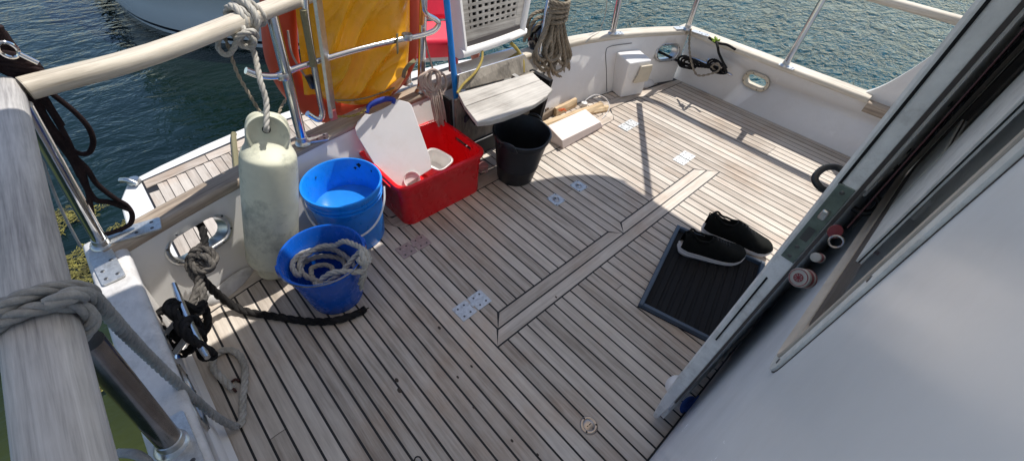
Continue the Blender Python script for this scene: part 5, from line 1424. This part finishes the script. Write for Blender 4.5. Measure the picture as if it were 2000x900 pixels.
mb = loops(MB(), [[(BX + x, p[0], p[1]) for p in rrect((wy0 + wy1) / 2, (wz0 + wz1) / 2, wy1 - wy0 + e * 2, wz1 - wz0 + e * 2, .02 + e, 6)] for e, x in ((.0315, .0), (.0315, -.0008), (.030, -.0008))], False, False)
build('sealant_line', mb, M_DARKSEAL, wn, smooth=0)
mb = loops(MB(), [[(BX + x, p[0], p[1]) for p in rrect((wy0 + wy1) / 2, (wz0 + wz1) / 2, wy1 - wy0 - e * 2, wz1 - wz0 - e * 2, .04, 6)] for e, x in ((.019, .001), (.022, -.002), (.038, -.001), (.042, .006))], False, False)
build('seal', mb, M_DARKSEAL, wn, smooth=40)
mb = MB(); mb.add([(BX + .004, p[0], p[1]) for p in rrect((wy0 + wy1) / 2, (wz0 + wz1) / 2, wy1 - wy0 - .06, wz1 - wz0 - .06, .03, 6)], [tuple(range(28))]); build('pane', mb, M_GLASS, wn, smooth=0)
mb = MB(); prism(mb, [(-.04, wz0 + .04), (.13, wz0 + .04), (.13, wz1 - .03), (-.04, wz1 - .03)], BX + .0005, BX + .003, 'x'); prism(mb, [(.131, wz0 + .035), (.29, wz0 + .035), (.29, wz0 + .14), (.131, wz0 + .14)], BX + .0003, BX + .0028, 'x'); build('mirrored_frame_strip', mb, M_DOORPAINT, wn)  # light strips painted in for the door frame mirrored in the pane
mb = MB()
for y, z in ((wy0 - .02, .965), (wy0 - .02, 1.12), (wy0 - .02, 1.28)): lathe(mb, [(0, .001), (.003, .001), (.004, 0)], (BX - .005, y, z), 10, look((-1, 0, 0)))
build('screw', mb, M_SCREW, wn)

# ================================================================ the open cabin door
dr = thing('cabin_door', 'scuffed white cabin door standing open on its latch edge beside the mat', 'door', (.64, .11, .03))
dy0 = .107
import_x0, import_x1 = .6225, .662      # faces at the latch edge
hinge_pt = Vector((.700, .80)); LD = Vector((.642, dy0))
dl = (hinge_pt - LD).normalized(); dn = Vector((-dl.y, dl.x))          # dn points to -x (outer face)
def D(l, n_, z): p = LD + dl * l + dn * n_; return Vector((p.x, p.y, z))
TH = .020
mb = MB(); zb, zt = .03, 1.42
sec_d = [(0.0, -TH), (-.006, -TH * .75), (-.007, 0), (-.006, TH * .75), (0, TH), (.66, TH * .8), (.66, -TH * .8)]
lev = [(zb, .25, .012), (zb + .02, .42, .002), (zb + .07, .62, 0), (.16, .82, 0), (.30, 1.0, 0), (.7, 1.0, 0), (1.2, 1.02, 0), (zt, 1.02, 0)]
vs = []
for z, f, e in lev:
    for (l, n_) in sec_d: vs.append(D(l + (e if l < .1 else 0), n_ * f, z))
k = 7; mb.add(vs, [(i * k + j, i * k + (j + 1) % k, (i + 1) * k + (j + 1) % k, (i + 1) * k + j) for i in range(len(lev) - 1) for j in range(k)] + [tuple(range(k)), tuple((len(lev) - 1) * k + j for j in range(k))])
leaf = build('leaf', mb, M_DOORPAINT, dr, smooth=30)
mb = MB(); box(mb, D(-.0066, .004, .655), (.006, .0035, .24), rz(math.atan2(dl.y, dl.x))); box(mb, D(-.0062, -.001 + .010, 1.21), (.006, .004, .40), rz(math.atan2(dl.y, dl.x))); build('seal_slot', mb, M_RUBBER, dr)
mb = MB(); A3 = rz(math.atan2(dl.y, dl.x)); box(mb, D(-.0075, -.002, .925), (.004, .024, .175), A3); lp = build('lock_plate', mb, plain('green_grey_brass', (.15, .19, .165), rough=.4, metal=.5, var=.25, scale=50), dr, bevel=.001)
mb = MB(); box(mb, D(-.012, -.002, .955), (.012, .011, .020), A3); build('latch', mb, M_STEELDULL, lp, bevel=.003)
mb = MB(); box(mb, D(-.0096, -.002, .905), (.001, .013, .030), A3)
for z in (1.0, .873, .848): lathe(mb, [(0, .0015), (.0028, .001), (.0038, 0)], D(-.0095, -.002, z), 10, look((-dl.x, -dl.y, 0)))
build('screw', mb, M_SCREW, lp)
# inner face: light panel replaces glazing to brighten the gap; screws, seal, hook handle
mb = MB()
prism(mb, [(0, 0)], 0, 0) if False else None
def strip(mb, l0, l1, z0, z1, n0, n1):
    hexa(mb, [D(l0, n0, z0), D(l1, n0, z0), D(l1, n1, z0), D(l0, n1, z0)], [D(l0, n0, z1), D(l1, n0, z1), D(l1, n1, z1), D(l0, n1, z1)])
strip(mb, .03, .62, 1.0, 1.41, -TH - .004, -TH + .002); strip(mb, .10, .62, .955, .999, -TH - .0045, -TH + .002)
build('added_bright_panel', mb, M_WHITEPL, dr, bevel=.0015)
mb = MB(); hexa(mb, [D(-.0090, -TH * .8, .20), D(-.0045, -TH - .001, .20), D(.004, -TH - .001, .20), D(-.002, -TH * .8, .20)], [D(-.0090, -TH * .8, 1.41), D(-.0045, -TH - .001, 1.41), D(.004, -TH - .001, 1.41), D(-.002, -TH * .8, 1.41)]); build('edge_seal', mb, M_DARKSEAL, dr)

mb = MB()
for l, z in ((.16, 1.03), (.15, 1.12), (.14, 1.24), (.2, .98), (.34, .98)): lathe(mb, [(0, .002), (.0045, .0015), (.0055, 0)], D(l, -TH - .0045, z), 12, look((-dn.x, -dn.y, 0)))
build('screw', mb, M_SCREW, dr)
def hook(n_sign, z, l, mat, name):
    mb = MB(); s = n_sign
    if s > 0:
        pts = [D(l + .045, TH * .8, z + .010), D(l + .045, TH + .014, z + .011), D(l + .026, TH + .026, z + .009), D(l + .0, TH + .025, z + .001), D(l - .006, TH + .010, z - .006), D(l, TH * .7, z - .009)]
        tube(mb, pts, .0056, sec=14, step=.004)
    else:
        pts = [D(l, -TH, z), D(l + .002, -TH - .018, z), D(l + .006, -TH - .028, z + .012), D(l + .01, -TH - .026, z + .028), D(l + .01, -TH - .014, z + .034)]
        tube(mb, pts, .0055, sec=12, step=.004)
    return build(name, mb, mat, dr, smooth=60)
hook(1, .990, .01, M_BLACK, 'outer_handle')
hook(-1, .905, .14, M_BLACK, 'inner_hook')
mb = MB(); strip(mb, .015, .60, .05, .11, -TH - .001, -TH * .5); build('kick_strip', mb, M_DOORPAINT, dr)

# cord with red tag and round striped key float hanging between door and wall
def kx_(px, py): return onx(px, py, .668)
hg = thing('key_float', 'red and white striped round key float hanging on a red cord inside the door', 'key float', kx_(1570, 545))
mb = MB(); 
top_ = Vector(kx_(2010, 45)); mid_ = Vector(kx_(1655, 445)); 
tube(mb, [top_, top_.lerp(mid_, .5), mid_], .0008, sec=6); tube(mb, [top_ + Vector((.0, .003, 0)), mid_ + Vector((0, .004, 0))], .0007, sec=6, smooth=False)
build('cord', mb, plain('dark_red_cord', (.05, .012, .016), rough=.7), hg)
mb = MB(); lathe(mb, [(0, .003), (.0085, .0025), (.0095, 0), (.0085, -.0025), (0, -.003)], kx_(1631, 452), 22, look(CAMLOC - kx_(1631, 452)), sq=lambda v, a: Vector((v.x, v.y * 1.15, v.z)))
tube(mb, [kx_(1612, 440), kx_(1624, 446)], .005); build('key_tag', mb, M_LENS, hg)
mb = MB(); c = kx_(1633, 472); Rr = look(CAMLOC - c); tube(mb, [c + Rr @ Vector((.0065 * math.cos(a), .0065 * math.sin(a), 0)) for a in [2 * PI * i / 14 for i in range(14)]], .0013, closed=True, sec=8); build('split_ring', mb, M_STEELDARK, hg)
def disc(c, r, w, ax, nm, stripes):
    for i, (a, b, mt_) in enumerate(stripes):
        mb = MB(); lathe(mb, [(r * .93 if i == 0 else r, a * w), (r, (a + .02) * w), (r, b * w)] if i else [(0, a * w), (r * .9, a * w), (r, (a + .06) * w), (r, b * w)], c, 32, ax)
        if i == len(stripes) - 1: lathe(mb, [(r, b * w), (r * .9, (b + .04) * w), (0, (b + .04) * w)], c, 32, ax)
        build(nm, mb, mt_, hg, smooth=40)
c = kx_(1568, 543); tocam2 = (CAMLOC - c).normalized()
ax = look(tocam2 - Vector(ROWS[0]) * .75 + Vector(ROWS[1]) * -.1)
WH = plain('scuffed_white_rubber', (.34, .34, .33), rough=.45, dirt=(.2, .18, .16), dirt_amt=.5); RD = plain('dull_red_rubber', (.20, .02, .032), rough=.45)
disc(c, .0118, .013, ax, 'float_band', [(-.8, -.5, RD), (-.5, -.15, WH), (-.15, .35, RD), (.35, .75, WH)])
mb = MB()
lathe(mb, [(.0098, .0), (.0098, .0006), (.0106, .0006), (.0106, 0)], c + ax @ Vector((0, 0, .0112)), 30, ax)
for i in range(4):
    a = PI * i / 4; box(mb, c + ax @ Vector((0, 0, .0115)), (.010, .001, .0005), ax @ rz(a))
lathe(mb, [(.0045, .0), (.0045, .0006), (.0054, .0006), (.0054, 0)], c + ax @ Vector((0, 0, .0112)), 24, ax)
build('wheel_emblem', mb, RD, hg)
c = kx_(1597, 503); disc(c, .0062, .009, ax, 'small_float_band', [(-.8, -.3, WH), (-.3, .3, RD), (.3, .7, WH)])
# things on deck by the door foot
mb = MB(); lathe(mb, [(0, .026), (.02, .024), (.034, .014), (.038, 0)], onz(1318, 752, .0), 28, sq=lambda v, a: Vector((v.x * .8, v.y * 1.1, v.z)))
tag(build('door_stop', mb, M_WHITEPL, smooth=60), 'white domed stop on deck behind the foot of the door', 'door stop')
mb = MB(); c = onz(1343, 790, .0)
lathe(mb, [(0, .02), (.012, .02), (.022, .012), (.026, 0)], c, 20, sq=lambda v, a: Vector((v.x * .7, v.y * 1.6, v.z))); tube(mb, [c + Vector((0, -.03, .01)), c + Vector((.01, .01, .02)), c + Vector((.015, .045, .015))], .009)
tag(build('blue_cloth', mb, plain('blue_cloth_fabric', (.01, .05, .25), rough=.8), smooth=60), 'small blue cloth on deck between door foot and cabin wall', 'cloth')

# ================================================================ roof over the cockpit (casts the big shadow)
rf = thing('cockpit_awning', 'white canvas awning stretched over the cockpit', 'awning', (0, .8, 2.0))
ro = cr([(-.66, -1.3, 0), (-.67, -.6, 0), (-.68, -.1, 0), (-.70, .5, 0), (-.74, 1.0, 0), (-.715, 1.40, 0), (-.62, 1.80, 0), (-.46, 2.08, 0), (-.30, 2.165, 0), (-.1, 2.15, 0), (2.6, 2.14, 0)], .08)
mb = MB(); k_ = [(p.x, p.y, 2.0) for p in ro] + [(2.6, -1.3, 2.0)]; mb.add(k_, [tuple(range(len(k_)))]); build('roof_panel', mb, M_CANVAS, rf)

# ================================================================ neighbouring boats
nbt = thing('neighbour_boat', 'white hulled boat with a black waterline stripe moored beyond the stern', 'boat', (-6, 2, WZ))
wl = [onz(214, -40, WZ), onz(228, 0, WZ), onz(252, 26, WZ), onz(290, 50, WZ), onz(350, 70, WZ), onz(430, 84, WZ), onz(560, 96, WZ), onz(760, 96, WZ)]
wl = cr([(p.x, p.y, WZ) for p in wl], .12)
n = len(wl); vs = []
ctr = Vector((-7.6, 2.6, 0))
lv = [(-.3, -.06, 1), (0, 0, 1), (.05, .02, 0), (.09, .035, 2), (.13, .05, 0), (.35, .12, 0), (.58, .16, 0), (.61, .20, 0), (.64, .20, 0), (.655, .08, 0)]
for h_, o_, _ in lv:
    for i, p in enumerate(wl):
        a = wl[max(0, i - 1)]; b = wl[min(n - 1, i + 1)]; t = (b - a).normalized(); s = Vector((t.y, -t.x, 0))
        if s.dot(p - ctr) < 0: s = -s
        vs.append((p.x + s.x * o_, p.y + s.y * o_, WZ + h_))
fs = []; mi = []
mb = MB()
for l in range(len(lv) - 1):
    for i in range(n - 1):
        f_ = (l * n + i, l * n + i + 1, (l + 1) * n + i + 1, (l + 1) * n + i); fs.append(f_); mi.append(1 if l in (0, 2) else 0)
mb.add(vs, fs); mb.mi = mi
build('hull', mb, [M_HULL, M_BOOT], nbt, smooth=60, recalc=False)
mb = MB(); dk = [Vector((v[0], v[1], WZ + .645)) for v in vs[-n:]]; prism(mb, [(p.x, p.y) for p in dk] + [(-11, dk[-1].y), (-11, dk[0].y)], WZ + .61, WZ + .635); build('side_deck', mb, M_GEL, nbt, smooth=0)
mb = MB(); tube(mb, [p + Vector((0, 0, .03)) for p in dk[::4]], .022); build('gunwale', mb, M_CREAM, nbt)
mb = MB(); prism(mb, [(-.45, WZ + .3), (-.50, -.1), (-.42, .25), (-.22, .6), (.12, 1.1), (.85, 1.75), (1.8, 2.4), (6, 2.6), (6, WZ + .3)], -10, -7.05, 'x'); build('cabin', mb, M_NAVY, nbt, bevel=.1)

rb = thing('red_seat', 'red cushioned seat of the tender behind the stern', 'seat', (-2.2, 1.3, .1))
xs_ = -2.0
def rs(px, py, x=xs_): return onx(px, py, x)
mb = MB(); q0_, q1_ = rs(815, 42), rs(905, 40)
def cushion(pts, th, nm, m_=M_REDCUSH):
    P4 = [Vector(p) for p in pts]; nn = (P4[1] - P4[0]).cross(P4[3] - P4[0]).normalized()
    if nn.dot(CAMLOC - P4[0]) < 0: nn = -nn
    mb = MB(); hexa(mb, [p - nn * th for p in P4], [p for p in P4]); o = build(nm, mb, m_, rb, bevel=.03, seg=5, smooth=50); return o
cushion([rs(806, 38), rs(900, 36), rs(895, -60, -2.1), rs(806, -60, -2.1)], .12, 'backrest')
cushion([rs(808, 82, -1.78), rs(902, 80, -1.78), rs(900, 37), rs(806, 39)], .16, 'seat_cushion')
mb = MB(); hexa(mb, [rs(808, 84, -1.80) + Vector((-.3, 0, -.14)), rs(892, 82, -1.80) + Vector((-.3, 0, -.14)), rs(892, 82, -1.8) + Vector((-.02, 0, -.14)), rs(808, 84, -1.8) + Vector((-.02, 0, -.14))][::1], [p + Vector((0, 0, .03)) for p in (rs(808, 84, -1.80) + Vector((-.3, 0, -.14)), rs(892, 82, -1.80) + Vector((-.3, 0, -.14)), rs(892, 82, -1.8) + Vector((-.02, 0, -.14)), rs(808, 84, -1.8) + Vector((-.02, 0, -.14)))]); build('seat_base', mb, M_OLDPAINT, rb)
mb = MB(); tube(mb, [rs(884, 84, -1.75), rs(886, 140, -1.7)], .035, sec=14); build('post', mb, plain('dark_red_paint', (.22, .02, .03), rough=.5), rb)
mb = MB(); tube(mb, [onx(800, 190, -2.0), onx(840, 150, -2.0), onx(900, 132, -2.0)], .03)
# flesh coloured float seen under the seat back
mb = MB(); c = onx(928, 107, -1.25); lathe(mb, [(0, .02), (.02, .017), (.03, .0), (.02, -.017), (0, -.02)], c, 20, rx(1.2), sq=lambda v, a: Vector((v.x, v.y * 1.3, v.z)))
tag(build('orange_float', mb, plain('faded_orange_plastic', (.62, .22, .14), rough=.5), smooth=60), 'faded orange float seen under the white seat back', 'float')

# ================================================================ light
SUN_DIR = Vector((-.07, .54, 1)).normalized()
sl = bpy.data.lights.new('sun', 'SUN'); sl.energy = 5.0; sl.angle = math.radians(.5); sl.color = (1.0, .95, .88)
so_ = bpy.data.objects.new('sun', sl); COL.objects.link(so_)
so_.rotation_euler = (-SUN_DIR).to_track_quat('-Z', 'Y').to_euler(); so_.location = SUN_DIR * 20
w = bpy.data.worlds.new("World"); SC.world = w; w.use_nodes = True
sk = w.node_tree.nodes.new('ShaderNodeTexSky'); sk.sky_type = 'NISHITA'; sk.sun_disc = False
sk.sun_elevation = math.asin(SUN_DIR.z); sk.sun_rotation = math.atan2(SUN_DIR.x, SUN_DIR.y)
sk.air_density = 1.0; sk.dust_density = .1; sk.ozone_density = 3.0
bg = w.node_tree.nodes['Background']; w.node_tree.links.new(sk.outputs['Color'], bg.inputs['Color']); bg.inputs['Strength'].default_value = .14
SC.view_settings.view_transform = 'Standard'; SC.view_settings.look = 'None'; SC.view_settings.exposure = 0
SC.cycles.max_bounces = 12; SC.cycles.diffuse_bounces = 9; SC.cycles.glossy_bounces = 6; SC.cycles.use_denoising = True
SC.cycles.sample_clamp_indirect = 6
